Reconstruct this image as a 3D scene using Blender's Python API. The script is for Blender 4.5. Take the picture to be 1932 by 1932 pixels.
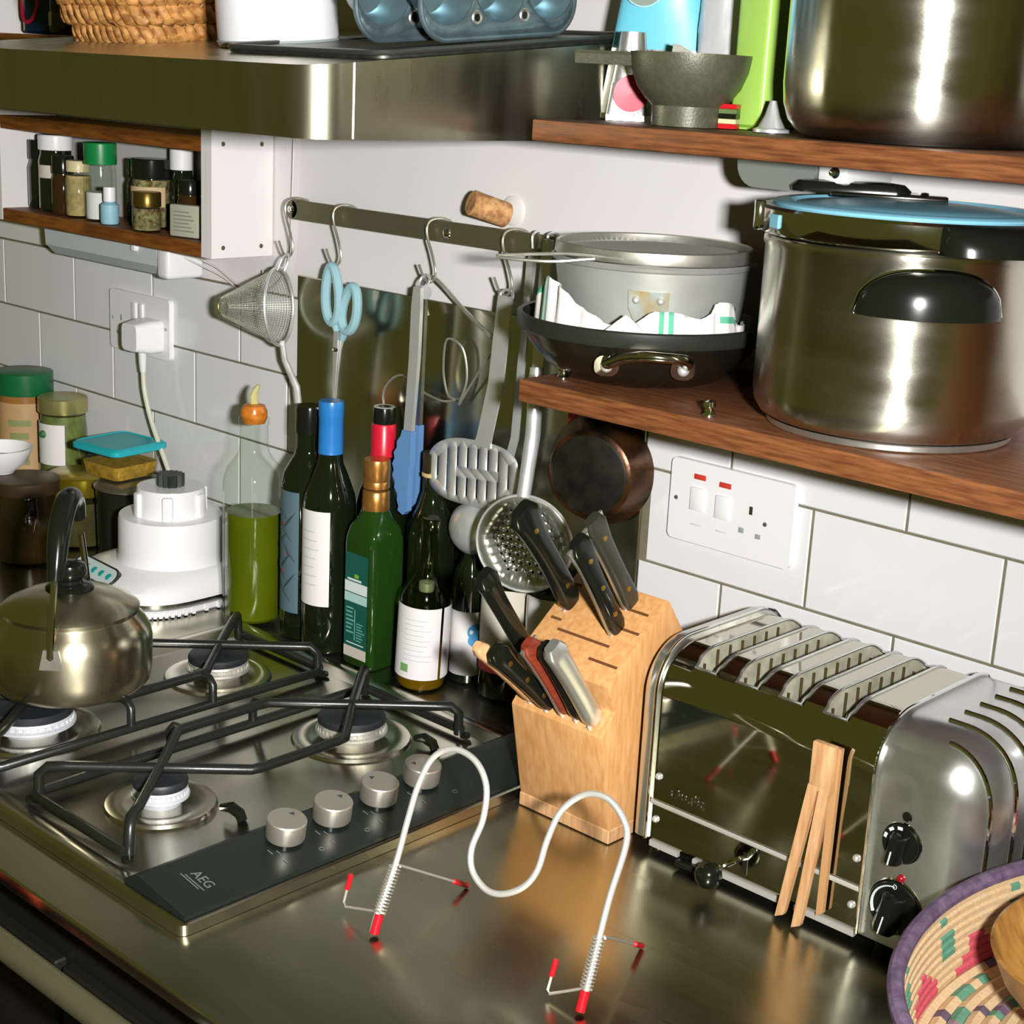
import bpy, bmesh, math, random
from mathutils import Vector, Matrix
random.seed(7)
PI = math.pi
sc = bpy.context.scene
C = sc.collection
for o in list(bpy.data.objects):
    bpy.data.objects.remove(o)

# ------------------------------------------------------------------ camera
cam_d = bpy.data.cameras.new('camera')
cam_d.sensor_width = 36.0
cam_d.lens = 3024.7 / 1932 * 36.0
cam_d.clip_start = 0.05
cam = bpy.data.objects.new('camera', cam_d)
C.objects.link(cam)
RX, DN, FW = Vector((0.72525, 0.68675, 0.04888)), Vector((0.21744, -0.16111, -0.96269)), Vector((-0.65325, 0.70882, -0.26617))
CP = Vector((2.3282, -1.3138, 1.5973))
cam.matrix_world = Matrix(((RX.x, -DN.x, -FW.x, CP.x), (RX.y, -DN.y, -FW.y, CP.y), (RX.z, -DN.z, -FW.z, CP.z), (0, 0, 0, 1)))
sc.camera = cam

# ------------------------------------------------------------------ world, light, exposure
w = bpy.data.worlds.new('room_ambience')
sc.world = w
w.use_nodes = True
w.node_tree.nodes['Background'].inputs[0].default_value = (0.078, 0.077, 0.017, 1)
w.node_tree.nodes['Background'].inputs[1].default_value = 1.0

fl_d = bpy.data.lights.new('camera_flash', 'AREA')      # hand-held flash, right of the lens
fl_d.shape = 'RECTANGLE'
fl_d.size, fl_d.size_y = 0.07, 0.045
fl_d.energy = 25.5
fl_d.color = (1.0, 0.985, 0.965)
fl_d.spread = math.radians(120)
fl = bpy.data.objects.new('camera_flash', fl_d)
C.objects.link(fl)
FP = CP + RX * 0.15 - DN * 0.012 + FW * 0.02
fm = cam.matrix_world.copy()
fm = fm @ Matrix.Rotation(math.radians(27), 4, 'Y')      # aimed a little to the left
fm.translation = FP
fl.matrix_world = fm

sc.view_settings.view_transform = 'Standard'
sc.view_settings.look = 'None'
sc.view_settings.exposure = 0.0
sc.view_settings.gamma = 1.0
sc.view_settings.use_curve_mapping = False
sc.cycles.use_denoising = True
sc.cycles.max_bounces = 10
sc.cycles.transparent_max_bounces = 16
sc.cycles.sample_clamp_indirect = 4.0
sc.cycles.caustics_reflective = False
sc.cycles.caustics_refractive = False

# ------------------------------------------------------------------ materials
MATS = {}
def _lin(c):
    return tuple((x / 12.92 if x <= 0.04045 else ((x + 0.055) / 1.055) ** 2.4) for x in c)
def rgb(r, g, b):
    return _lin((r / 255, g / 255, b / 255))
def mat(name, col=(0.8, 0.8, 0.8), rough=0.5, metal=0.0, var=0.0, scale=30.0, bump=0.0, bscale=200.0, stretch=None, coat=0.0,
        col2=None, trans=0.0, emit=None, rvar=0.0, attr=False, spec=0.5, sheen=0.0, alpha=1.0, aniso=0.0):
    if name in MATS:
        return MATS[name]
    m = bpy.data.materials.new(name)
    m.use_nodes = True
    nt = m.node_tree
    b = nt.nodes['Principled BSDF']
    b.inputs['Base Color'].default_value = (*col, 1)
    b.inputs['Roughness'].default_value = rough
    b.inputs['Metallic'].default_value = metal
    b.inputs['Coat Weight'].default_value = coat
    b.inputs['Specular IOR Level'].default_value = spec
    b.inputs['Transmission Weight'].default_value = trans
    b.inputs['Sheen Weight'].default_value = sheen
    b.inputs['Alpha'].default_value = alpha
    if aniso:
        tg_ = nt.nodes.new('ShaderNodeTangent'); tg_.direction_type = 'RADIAL'; tg_.axis = 'Z'
        nt.links.new(tg_.outputs[0], b.inputs['Tangent'])
        b.inputs['Anisotropic'].default_value = aniso
        b.inputs['Anisotropic Rotation'].default_value = 0.25
    tc = None
    def coords():
        nonlocal tc
        if tc is None:
            t = nt.nodes.new('ShaderNodeTexCoord')
            mp = nt.nodes.new('ShaderNodeMapping')
            if stretch:
                mp.inputs['Scale'].default_value = stretch
            nt.links.new(t.outputs['Object'], mp.inputs['Vector'])
            tc = mp.outputs['Vector']
        return tc
    if attr:
        a = nt.nodes.new('ShaderNodeAttribute')
        a.attribute_name = 'Col'
        src = a.outputs['Color']
        if var:
            n = nt.nodes.new('ShaderNodeTexNoise'); n.inputs['Scale'].default_value = scale; n.inputs['Detail'].default_value = 4
            nt.links.new(coords(), n.inputs['Vector'])
            r = nt.nodes.new('ShaderNodeMapRange'); r.inputs['To Min'].default_value = 1 - var; r.inputs['To Max'].default_value = 1 + var
            nt.links.new(n.outputs['Fac'], r.inputs['Value'])
            mx = nt.nodes.new('ShaderNodeVectorMath'); mx.operation = 'SCALE'
            nt.links.new(src, mx.inputs[0]); nt.links.new(r.outputs['Result'], mx.inputs['Scale'])
            src = mx.outputs['Vector']
        nt.links.new(src, b.inputs['Base Color'])
    elif var or col2:
        n = nt.nodes.new('ShaderNodeTexNoise')
        n.inputs['Scale'].default_value = scale
        n.inputs['Detail'].default_value = 6
        nt.links.new(coords(), n.inputs['Vector'])
        r = nt.nodes.new('ShaderNodeValToRGB')
        c2 = col2 if col2 else tuple(x * (1 - var) for x in col)
        r.color_ramp.elements[0].color = (*c2, 1)
        r.color_ramp.elements[1].color = (*(col if col2 else tuple(min(1, x * (1 + var * .5)) for x in col)), 1)
        r.color_ramp.elements[0].position = 0.35
        r.color_ramp.elements[1].position = 0.65
        nt.links.new(n.outputs['Fac'], r.inputs['Fac'])
        nt.links.new(r.outputs['Color'], b.inputs['Base Color'])
    if rvar:
        n = nt.nodes.new('ShaderNodeTexNoise')
        n.inputs['Scale'].default_value = scale * 0.6
        n.inputs['Detail'].default_value = 8
        nt.links.new(coords(), n.inputs['Vector'])
        r = nt.nodes.new('ShaderNodeMapRange')
        r.inputs['From Min'].default_value = 0.3; r.inputs['From Max'].default_value = 0.7
        r.inputs['To Min'].default_value = max(0.02, rough - rvar); r.inputs['To Max'].default_value = rough + rvar
        nt.links.new(n.outputs['Fac'], r.inputs['Value'])
        nt.links.new(r.outputs['Result'], b.inputs['Roughness'])
    if bump:
        n = nt.nodes.new('ShaderNodeTexNoise')
        n.inputs['Scale'].default_value = bscale
        n.inputs['Detail'].default_value = 3
        nt.links.new(coords(), n.inputs['Vector'])
        bp = nt.nodes.new('ShaderNodeBump')
        bp.inputs['Strength'].default_value = bump
        bp.inputs['Distance'].default_value = 0.002
        nt.links.new(n.outputs['Fac'], bp.inputs['Height'])
        nt.links.new(bp.outputs['Normal'], b.inputs['Normal'])
    if emit:
        b.inputs['Emission Color'].default_value = (*emit[0], 1); b.inputs['Emission Strength'].default_value = emit[1]
    MATS[name] = m
    return m
def thin_glass(name, tint=(0.9, 0.95, 0.92), refl=1.0):
    if name in MATS:
        return MATS[name]
    m = bpy.data.materials.new(name); m.use_nodes = True
    nt = m.node_tree
    nt.nodes.remove(nt.nodes['Principled BSDF'])
    out = nt.nodes['Material Output']
    tr = nt.nodes.new('ShaderNodeBsdfTransparent'); tr.inputs[0].default_value = (*tint, 1)
    gl = nt.nodes.new('ShaderNodeBsdfGlossy'); gl.inputs['Roughness'].default_value = 0.06
    lw = nt.nodes.new('ShaderNodeLayerWeight'); lw.inputs['Blend'].default_value = 0.5
    pw = nt.nodes.new('ShaderNodeMath'); pw.operation = 'POWER'; pw.inputs[1].default_value = 4.0
    fr = nt.nodes.new('ShaderNodeMath'); fr.operation = 'MULTIPLY_ADD'; fr.inputs[1].default_value = 0.5; fr.inputs[2].default_value = 0.035
    nt.links.new(lw.outputs['Facing'], pw.inputs[0]); nt.links.new(pw.outputs[0], fr.inputs[0])
    mx = nt.nodes.new('ShaderNodeMixShader')
    nt.links.new(fr.outputs[0], mx.inputs[0]); nt.links.new(tr.outputs[0], mx.inputs[1]); nt.links.new(gl.outputs[0], mx.inputs[2])
    nt.links.new(mx.outputs[0], out.inputs[0])
    MATS[name] = m
    return m

steel_top = mat('worktop_steel', (0.54, 0.52, 0.39), 0.25, 1.0, rvar=0.05, scale=8, bump=0.012, bscale=60, stretch=(1, 6, 1))
steel_hood = mat('hood_steel', (0.46, 0.44, 0.33), 0.30, 1.0, rvar=0.05, scale=10, stretch=(6, 6, 1))
steel_back = mat('splash_steel', (0.50, 0.49, 0.38), 0.22, 1.0, rvar=0.05, scale=8, stretch=(8, 1, 1))
steel_pol = mat('polished_steel', (0.62, 0.61, 0.56), 0.10, 1.0, rvar=0.05, scale=25)
steel_pot = mat('pot_steel', (0.66, 0.64, 0.56), 0.24, 1.0, rvar=0.07, scale=18, stretch=(1, 1, 3), bump=0.02, bscale=300, aniso=0.85)
steel_sat = mat('satin_steel', (0.62, 0.61, 0.54), 0.34, 0.85, rvar=0.08, scale=60)
steel_hob = mat('hob_steel', (0.58, 0.55, 0.45), 0.22, 1.0, rvar=0.06, scale=12)
steel_util = mat('utensil_steel', (0.84, 0.85, 0.84), 0.36, 0.70, rvar=0.08, scale=90)
chrome = mat('chrome', (0.8, 0.8, 0.78), 0.06, 1.0)
alu = mat('aluminium', (0.50, 0.51, 0.47), 0.42, 0.55, rvar=0.06, scale=30, var=0.06)
alu_knob = mat('knob_aluminium', (0.60, 0.56, 0.48), 0.4, 0.8, bump=0.03, bscale=900)
alu_cast = mat('cast_aluminium', (0.66, 0.67, 0.64), 0.27, 0.92, rvar=0.06, scale=40)
dark_bar = mat('rail_steel', (0.22, 0.21, 0.12), 0.5, 0.8)
enamel = mat('black_enamel', (0.012, 0.013, 0.01), 0.32, 0.0, bump=0.05, bscale=250)
panel_blk = mat('hob_panel', (0.010, 0.015, 0.013), 0.3, 0.0)
burner_cap = mat('burner_cap', (0.014, 0.016, 0.02), 0.5, bump=0.05, bscale=300)
burner_ring = mat('burner_alloy', (0.62, 0.6, 0.53), 0.5, 0.7, var=0.3, scale=60)
paint = mat('wall_paint', rgb(228, 225, 223), 0.6, var=0.02, scale=4)
tile_m = mat('tile_glaze', rgb(226, 226, 227), 0.12, bump=0.03, bscale=14)
grout_m = mat('grout', rgb(120, 112, 92), 0.9, var=0.2, scale=40)
white_pl = mat('white_plastic', rgb(232, 231, 232), 0.28)
white_pl2 = mat('white_plastic_matt', rgb(222, 222, 222), 0.5)
grey_pl = mat('grey_plastic', rgb(150, 158, 155), 0.4)
black_pl = mat('black_plastic', (0.008, 0.009, 0.006), 0.16, spec=0.4)
black_mat = mat('black_matt_plastic', (0.016, 0.017, 0.013), 0.45, bump=0.06, bscale=600)
wood_sh = mat('shelf_wood', rgb(142, 88, 50), 0.5, col2=rgb(98, 54, 28), scale=22, stretch=(1.2, 14, 14), bump=0.12, bscale=70)
wood_cab = mat('rack_wood', rgb(140, 84, 30), 0.5, col2=rgb(104, 56, 20), scale=16, stretch=(1.5, 12, 12))
beech = mat('beech', rgb(224, 170, 112), 0.42, col2=rgb(206, 148, 90), scale=26, stretch=(8, 8, 1.2))
pale_wood = mat('pale_wood', rgb(222, 176, 128), 0.55, col2=rgb(196, 144, 96), scale=40, stretch=(6, 6, 0.7))
cork_m = mat('cork', rgb(208, 160, 106), 0.8, col2=rgb(150, 100, 56), scale=130, bump=0.3, bscale=200)
bowl_wood = mat('bowl_wood', rgb(196, 146, 76), 0.35, col2=rgb(120, 72, 26), scale=20, stretch=(1, 3, 1))
wicker = mat('wicker', rgb(206, 150, 84), 0.6, col2=rgb(134, 84, 34), scale=60, stretch=(1, 1, 2), bump=0.2, bscale=150)
coil_m = mat('coil_weave', rough=0.75, attr=True, var=0.18, scale=220, bump=0.25, bscale=300)
red_pl = mat('red_plastic', rgb(196, 24, 36), 0.25)
blue_cap = mat('blue_foil', rgb(40, 120, 190), 0.3)
red_cap = mat('red_foil', rgb(206, 26, 50), 0.32)
gold_cap = mat('gold_foil', rgb(196, 138, 70), 0.28, 0.8)
gold_lid = mat('gold_lid', rgb(170, 150, 40), 0.25, 0.8)
dark_glass = mat('dark_glass', (0.006, 0.010, 0.004), 0.05, coat=0.5)
green_glass = mat('green_glass', (0.012, 0.045, 0.006), 0.05, coat=0.4)
brown_glass = mat('brown_glass', (0.035, 0.017, 0.004), 0.06)
oil_m = mat('olive_oil', rgb(88, 98, 10), 0.08, var=0.15, scale=12)
oil2_m = mat('amber_oil', rgb(150, 104, 14), 0.08)
clear_g = thin_glass('clear_glass', (0.95, 0.98, 0.95))
clear_p = thin_glass('clear_tub', (0.9, 0.9, 0.86))
paper = mat('paper_label', rgb(226, 223, 220), 0.7)
paper_b = mat('blue_grey_label', rgb(84, 108, 118), 0.6)
paper_g = mat('green_label', rgb(16, 84, 72), 0.5)
paper_c = mat('cream_label', rgb(200, 192, 176), 0.7)
pale_g = mat('pale_green_band', rgb(170, 206, 200), 0.6)
ink = mat('grey_ink', rgb(150, 150, 150), 0.8)
ink_d = mat('dark_ink', rgb(50, 60, 62), 0.8)
ink_w = mat('white_ink', rgb(214, 224, 218), 0.6)
ink_gr = mat('green_ink', rgb(110, 160, 96), 0.7)
lblue = mat('light_blue_plastic', rgb(150, 190, 198), 0.3)
sil_blue = mat('blue_silicone', rgb(98, 140, 190), 0.55)
teal = mat('teal_plastic', rgb(28, 166, 176), 0.35)
green_lid = mat('green_plastic', rgb(14, 96, 52), 0.35)
green_lid2 = mat('bright_green_plastic', rgb(16, 124, 60), 0.35)
lime = mat('lime_tin', rgb(168, 210, 96), 0.35, var=0.08, scale=6)
aqua = mat('aqua_print', rgb(112, 200, 222), 0.35)
cooker_blue = mat('cooker_blue', rgb(128, 190, 214), 0.3)
foil = mat('foil', (0.75, 0.75, 0.75), 0.25, 0.9, bump=0.3, bscale=60)
foil_w = mat('foil_bag', rgb(220, 222, 226), 0.3, 0.35, bump=0.5, bscale=25)
tin_m = mat('bakeware', rgb(120, 140, 146), 0.35, 0.75, var=0.25, scale=30, rvar=0.1)
tin_in = mat('bakeware_cup', rgb(126, 152, 160), 0.3, 0.7, var=0.2, scale=20)
rust_iron = mat('seasoned_iron', rgb(92, 58, 30), 0.3, 0.6, col2=rgb(24, 18, 8), scale=26, bump=0.1, bscale=200)
soot = mat('sooty_base', (0.012, 0.011, 0.006), 0.4, 0.3, var=0.6, scale=60)
pan_body = mat('anodised_pan', (0.085, 0.075, 0.05), 0.22, 0.9, rvar=0.06, scale=20)
pan_in = mat('nonstick', (0.02, 0.022, 0.016), 0.35)
fabric = mat('tea_towel', rgb(232, 226, 222), 0.9, bump=0.2, bscale=900)
fab_green = mat('towel_green', rgb(90, 176, 140), 0.9)
red_cloth = mat('red_cloth', rgb(168, 50, 24), 0.9, bump=0.3, bscale=300)
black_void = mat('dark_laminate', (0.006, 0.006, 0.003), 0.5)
floor_m = mat('floor_vinyl', rgb(70, 52, 34), 0.6, var=0.2, scale=6)
kettle_m = mat('kettle_steel', (0.60, 0.55, 0.41), 0.26, 1.0, rvar=0.06, scale=20, aniso=0.6)
spice1 = mat('spice_beige', rgb(168, 148, 96), 0.8, var=0.3, scale=120)
spice2 = mat('spice_brown', rgb(92, 50, 18), 0.7, var=0.3, scale=120)
salt = mat('salt', rgb(226, 224, 226), 0.8)
herb = mat('herb_mix', rgb(140, 140, 90), 0.9, col2=rgb(80, 44, 20), scale=160)
pasta = mat('yellow_food', rgb(190, 150, 50), 0.7, var=0.35, scale=150)
peanut = mat('peanut_label', rgb(186, 150, 104), 0.55, var=0.12, scale=30)
granite = mat('grey_cast', rgb(84, 84, 66), 0.42, 0.2, bump=0.15, bscale=500, var=0.15, scale=200)
orange_cork = mat('amber_bead', rgb(206, 120, 40), 0.25, var=0.35, scale=80)
horn = mat('pourer_horn', rgb(196, 190, 130), 0.35)
led_red = mat('red_lamp', rgb(150, 16, 22), 0.25)
neon_red = mat('neon_red', rgb(196, 60, 44), 0.4)
red_wood = mat('red_laminate', rgb(132, 54, 36), 0.35, var=0.3, scale=40, stretch=(1, 1, 6))
brass = mat('brass', rgb(178, 140, 60), 0.3, 0.9)

# ------------------------------------------------------------------ mesh helpers
class B:
    def __init__(s):
        s.v, s.f, s.m, s.cur, s.col, s.cc = [], [], [], 0, [], None
    def add(s, vs, fs, T=None):
        n = len(s.v)
        s.v += [tuple(T @ Vector(p)) if T is not None else tuple(p) for p in vs]
        s.f += [tuple(i + n for i in f) for f in fs]
        s.m += [s.cur] * len(fs)
        s.col += [s.cc] * len(fs)
        return s
    def box(s, x0, x1, y0, y1, z0, z1, T=None):
        vs = [(x, y, z) for x in (x0, x1) for y in (y0, y1) for z in (z0, z1)]
        return s.add(vs, [(0, 1, 3, 2), (4, 6, 7, 5), (0, 4, 5, 1), (2, 3, 7, 6), (0, 2, 6, 4), (1, 5, 7, 3)], T)
    def rbox(s, x0, x1, y0, y1, z0, z1, r=0.002, seg=2, T=None):
        bm = bmesh.new()
        bmesh.ops.create_cube(bm, size=1)
        for v in bm.verts:
            v.co = Vector(((x0 + x1) / 2 + v.co.x * (x1 - x0), (y0 + y1) / 2 + v.co.y * (y1 - y0), (z0 + z1) / 2 + v.co.z * (z1 - z0)))
        bmesh.ops.bevel(bm, geom=list(bm.edges), offset=r, segments=seg, affect='EDGES', profile=0.5)
        bm.verts.index_update()
        s.add([v.co.copy() for v in bm.verts], [[v.index for v in f.verts] for f in bm.faces], T)
        bm.free()
        return s
    def lathe(s, prof, seg=32, T=None, a0=0.0, a1=2 * PI):
        full = abs(a1 - a0 - 2 * PI) < 1e-6
        n = seg if full else seg + 1
        vs, fs = [], []
        for r, z in prof:
            for k in range(n):
                a = a0 + (a1 - a0) * k / seg
                vs.append((max(r, 1e-5) * math.cos(a), max(r, 1e-5) * math.sin(a), z))
        for i in range(len(prof) - 1):
            for k in range(seg):
                k2 = (k + 1) % n
                fs.append((i * n + k, i * n + k2, (i + 1) * n + k2, (i + 1) * n + k))
        return s.add(vs, fs, T)
    def tube(s, pts, r, seg=8, closed=False, caps=True, T=None):
        P = [Vector(p) for p in pts]
        n = len(P)
        rs = r if isinstance(r, (list, tuple)) else [r] * n
        vs, fs = [], []
        up = None
        for i in range(n):
            a = P[i - 1] if (i > 0 or closed) else P[i]
            b = P[(i + 1) % n] if (i < n - 1 or closed) else P[i]
            t = (b - a)
            t = t.normalized() if t.length > 1e-9 else Vector((0, 0, 1))
            if up is None:
                up = Vector((0, 0, 1)) if abs(t.z) < 0.9 else Vector((1, 0, 0))
            u = up - t * up.dot(t)
            u = u.normalized() if u.length > 1e-6 else t.orthogonal().normalized()
            up = u
            q = t.cross(u)
            for k in range(seg):
                a2 = 2 * PI * k / seg
                vs.append(P[i] + (u * math.cos(a2) + q * math.sin(a2)) * rs[i])
        for i in range(n if closed else n - 1):
            j = (i + 1) % n
            for k in range(seg):
                k2 = (k + 1) % seg
                fs.append((i * seg + k, i * seg + k2, j * seg + k2, j * seg + k))
        if caps and not closed:
            fs.append(tuple(range(seg))[::-1])
            fs.append(tuple((n - 1) * seg + k for k in range(seg)))
        return s.add(vs, fs, T)
    def prism(s, poly, h0, h1, axis='z', T=None):
        n = len(poly)
        def P(a, b, h):
            return {'z': (a, b, h), 'x': (h, a, b), 'y': (a, h, b)}[axis]
        vs = [P(a, b, h0) for a, b in poly] + [P(a, b, h1) for a, b in poly]
        fs = [tuple(range(n))[::-1], tuple(range(n, 2 * n))] + [(i, (i + 1) % n, n + (i + 1) % n, n + i) for i in range(n)]
        return s.add(vs, fs, T)
    def loft(s, rings, closed=True, caps=True, T=None):
        n = len(rings[0])
        vs = [p for r in rings for p in r]
        fs = []
        for i in range(len(rings) - 1):
            for k in range(n if closed else n - 1):
                k2 = (k + 1) % n
                fs.append((i * n + k, i * n + k2, (i + 1) * n + k2, (i + 1) * n + k))
        if caps and closed:
            fs.append(tuple(range(n))[::-1]); fs.append(tuple((len(rings) - 1) * n + k for k in range(n)))
        return s.add(vs, fs, T)
    def ball(s, c, r, seg=16, sz=1.0, T=None):
        prof = [(r * math.sin(PI * i / 10), -r * sz * math.cos(PI * i / 10)) for i in range(11)]
        M = Matrix.Translation(c)
        return s.lathe(prof, seg, T=(T @ M if T is not None else M))
    def cyl(s, p0, p1, r, seg=20, T=None):
        return s.tube([p0, p1], r, seg, T=T)
    def build(s, name, m, parent=None, sharp=35, local=False, kind=None, smooth=True):
        me = bpy.data.meshes.new(name)
        off = Vector((0, 0, 0))
        if parent is not None and not local:
            off = WL[parent.name]
        me.from_pydata([tuple(Vector(p) - off) for p in s.v], [], s.f)
        ms = m if isinstance(m, (list, tuple)) else [m]
        for q in ms:
            me.materials.append(q)
        if len(ms) > 1:
            me.polygons.foreach_set('material_index', s.m)
        if any(c is not None for c in s.col):
            at = me.attributes.new('Col', 'FLOAT_COLOR', 'FACE')
            for i, c in enumerate(s.col):
                at.data[i].color = (*(c or (0.8, 0.8, 0.8)), 1)
        bm = bmesh.new(); bm.from_mesh(me)
        bmesh.ops.recalc_face_normals(bm, faces=bm.faces)
        bm.to_mesh(me); bm.free()
        if smooth:
            me.polygons.foreach_set('use_smooth', [True] * len(me.polygons))
            me.set_sharp_from_angle(angle=math.radians(sharp))
        o = bpy.data.objects.new(name, me)
        C.objects.link(o)
        if parent is not None:
            o.parent = parent
            WL[o.name] = Vector((0, 0, 0)) if local else off.copy()
        else:
            WL[o.name] = Vector((0, 0, 0))
        if kind:
            o['kind'] = kind
        return o
WL = {}
def thing(name, label, cat, loc=(0, 0, 0), group=None, rot=None):
    o = bpy.data.objects.new(name, None)
    C.objects.link(o)
    o.empty_display_size = 0.02
    o.location = loc
    if rot:
        o.rotation_euler = rot
    o['label'] = label
    o['category'] = cat
    if group:
        o['group'] = group
    WL[o.name] = Vector(loc)
    return o
def tag(o, label, cat, group=None):
    o['label'] = label; o['category'] = cat
    if group:
        o['group'] = group
    return o
def struct(o):
    o['kind'] = 'structure'
    return o
def bez(pts, n=8, closed=False):
    """Catmull-Rom through the points"""
    P = [Vector(p) for p in pts]
    out = []
    m = len(P)
    rng = range(m) if closed else range(m - 1)
    for i in rng:
        p0 = P[(i - 1) % m] if (closed or i > 0) else P[i] * 2 - P[i + 1]
        p1, p2 = P[i], P[(i + 1) % m]
        p3 = P[(i + 2) % m] if (closed or i + 2 < m) else p2 * 2 - p1
        for k in range(n):
            t = k / n
            out.append(0.5 * ((2 * p1) + (p2 - p0) * t + (2 * p0 - 5 * p1 + 4 * p2 - p3) * t * t + (3 * p1 - p0 - 3 * p2 + p3) * t ** 3))
    if not closed:
        out.append(P[-1])
    return out
def rrect(x0, x1, y0, y1, r, n=5):
    out = []
    for cx, cy, a in ((x1 - r, y1 - r, 0), (x0 + r, y1 - r, PI / 2), (x0 + r, y0 + r, PI), (x1 - r, y0 + r, 1.5 * PI)):
        for k in range(n + 1):
            t = a + PI / 2 * k / n
            out.append((cx + r * math.cos(t), cy + r * math.sin(t)))
    return out
def TR(x, y, z):
    return Matrix.Translation((x, y, z))
def RZ(a): return Matrix.Rotation(a, 4, 'Z')
def RXm(a): return Matrix.Rotation(a, 4, 'X')
def RYm(a): return Matrix.Rotation(a, 4, 'Y')
def frame(o, ux, uy):
    ux = Vector(ux).normalized(); uy = Vector(uy); uy = (uy - ux * uy.dot(ux)).normalized(); uz = ux.cross(uy)
    return Matrix(((ux.x, uy.x, uz.x, o[0]), (ux.y, uy.y, uz.y, o[1]), (ux.z, uy.z, uz.z, o[2]), (0, 0, 0, 1)))
def text(name, body, size, M, m, parent, ext=0.0001, align='CENTER'):
    cu = bpy.data.curves.new(name, 'FONT')
    cu.body = body; cu.size = size; cu.extrude = ext; cu.align_x = align; cu.align_y = 'CENTER'
    cu.resolution_u = 3
    ob = bpy.data.objects.new(name + '_tmp', cu)
    C.objects.link(ob)
    bpy.context.view_layer.update()
    me = bpy.data.meshes.new_from_object(ob.evaluated_get(bpy.context.evaluated_depsgraph_get()))
    bpy.data.objects.remove(ob)
    off = WL[parent.name]
    me.transform(Matrix.Translation(-off) @ M)
    me.materials.clear(); me.materials.append(m)
    o = bpy.data.objects.new(name, me)
    C.objects.link(o); o.parent = parent
    WL[o.name] = off.copy()
    return o
def rnd(a, b): return random.uniform(a, b)

WT = 0.90      # worktop height
# ================================================================== THE ROOM
wall = struct(B().box(-1.2, 3.4, 0.002, 0.12, 0.0, 2.4).build('wall_back', paint, smooth=False))
struct(B().box(-1.2, 3.4, -3.2, 0.12, -0.05, 0.0).build('floor', floor_m, smooth=False))
PX, PZ, GR = 0.2025, 0.1025, 0.0026
B().box(-0.45, 0.731, -0.0008, 0.002, 0.87, 1.3013).box(1.305, 2.4, -0.0008, 0.002, 0.87, 1.3013).build('grout', grout_m, wall, smooth=False)
def tile(x0, x1, z0, z1):
    b, d = 0.0012, 0.0012
    vs = [(x, 0.001, z) for x, z in ((x0, z0), (x1, z0), (x1, z1), (x0, z1))] + [(x, -0.0022 + d, z) for x, z in ((x0, z0), (x1, z0), (x1, z1), (x0, z1))] + \
         [(x, -0.0022, z) for x, z in ((x0 + b, z0 + b), (x1 - b, z0 + b), (x1 - b, z1 - b), (x0 + b, z1 - b))]
    fs = [(0, 3, 2, 1)] + [(i, (i + 1) % 4, 4 + (i + 1) % 4, 4 + i) for i in range(4)] + [(4 + i, 4 + (i + 1) % 4, 8 + (i + 1) % 4, 8 + i) for i in range(4)] + [(8, 9, 10, 11)]
    B().add(vs, fs).build('tile', tile_m, wall, smooth=False)
for row in range(4):
    z1 = 1.30 - row * PZ - GR / 2
    z0 = 1.30 - (row + 1) * PZ + GR / 2
    ph = 0.5 if row in (1, 3) else 0.0
    for lo, hi in ((-0.4, 0.7292), (1.3082, 2.35)):
        k = math.floor(lo / PX) - 1
        while k * PX < hi:
            a, b = (k + ph) * PX + GR / 2, (k + 1 + ph) * PX - GR / 2
            k += 1
            a, b = max(a, lo), min(b, hi)
            if b - a > 0.012:
                tile(a, b, z0, z1)
# steel splashback behind the hob
sp = struct(B().rbox(0.7295, 1.3075, -0.004, 0.001, 0.895, 1.331, 0.001, 1).build('trim_1', steel_back, sharp=20))
sp['label'] = 'brushed steel splashback panel behind the hob'
# worktop and the dark kitchen unit under it
wk = B()
wk.rbox(-0.9, 2.6, -0.677, -0.0005, 0.886, WT, 0.002, 3)
tag(wk.build('worktop', steel_top), 'long brushed stainless steel worktop along the tiled wall', 'worktop')
u = thing('base_unit', 'black kitchen base unit under the steel worktop', 'cabinet', (0.9, -0.35, 0.0))
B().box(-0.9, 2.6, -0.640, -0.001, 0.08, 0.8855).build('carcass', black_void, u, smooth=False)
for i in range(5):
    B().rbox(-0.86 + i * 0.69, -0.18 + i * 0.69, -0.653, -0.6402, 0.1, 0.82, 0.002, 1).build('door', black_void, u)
u = thing('towel_rail', 'dark olive rail bar running along the front of the base unit', 'rail', (1.2, -0.69, 0.85))
B().tube([(0.3, -0.715, 0.872), (2.0, -0.715, 0.872)], 0.011, 12).build('bar', dark_bar, u)
for x in (0.34, 1.62, 1.96):
    B().tube([(x, -0.715, 0.872), (x, -0.653, 0.872)], 0.006, 8).build('bracket', dark_bar, u)
# red oven glove over the rail
g = B()
rows = []
for i in range(15):
    t = i / 14
    if t < 0.42:
        y, z = -0.697 , 0.825 + t / 0.42 * 0.047
    elif t < 0.58:
        a = (t - 0.42) / 0.16 * PI; y, z = -0.715 + 0.0165 * math.cos(a), 0.872 + 0.0165 * math.sin(a)
    else:
        y, z = -0.7325, 0.872 - (t - 0.58) / 0.42 * 0.09
    rows.append([(1.03 + 0.155 * k / 10, y + 0.0015 * math.sin(k * 1.7 + i), z + 0.003 * math.sin(k * 0.9)) for k in range(11)])
g.loft(rows, closed=False)
go = g.build('oven_glove', red_cloth)
sm = go.modifiers.new('thick', 'SOLIDIFY'); sm.thickness = 0.002; sm.offset = 0
tag(go, 'rust red cloth hanging over the rail under the worktop', 'cloth')
u = thing('rolled_cloth', 'white and blue rolled cloth poking up in front of the base unit', 'cloth', (1.41, -0.742, 0.70))
T = TR(1.41, -0.742, 0.70) @ RYm(math.radians(-10))
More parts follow.
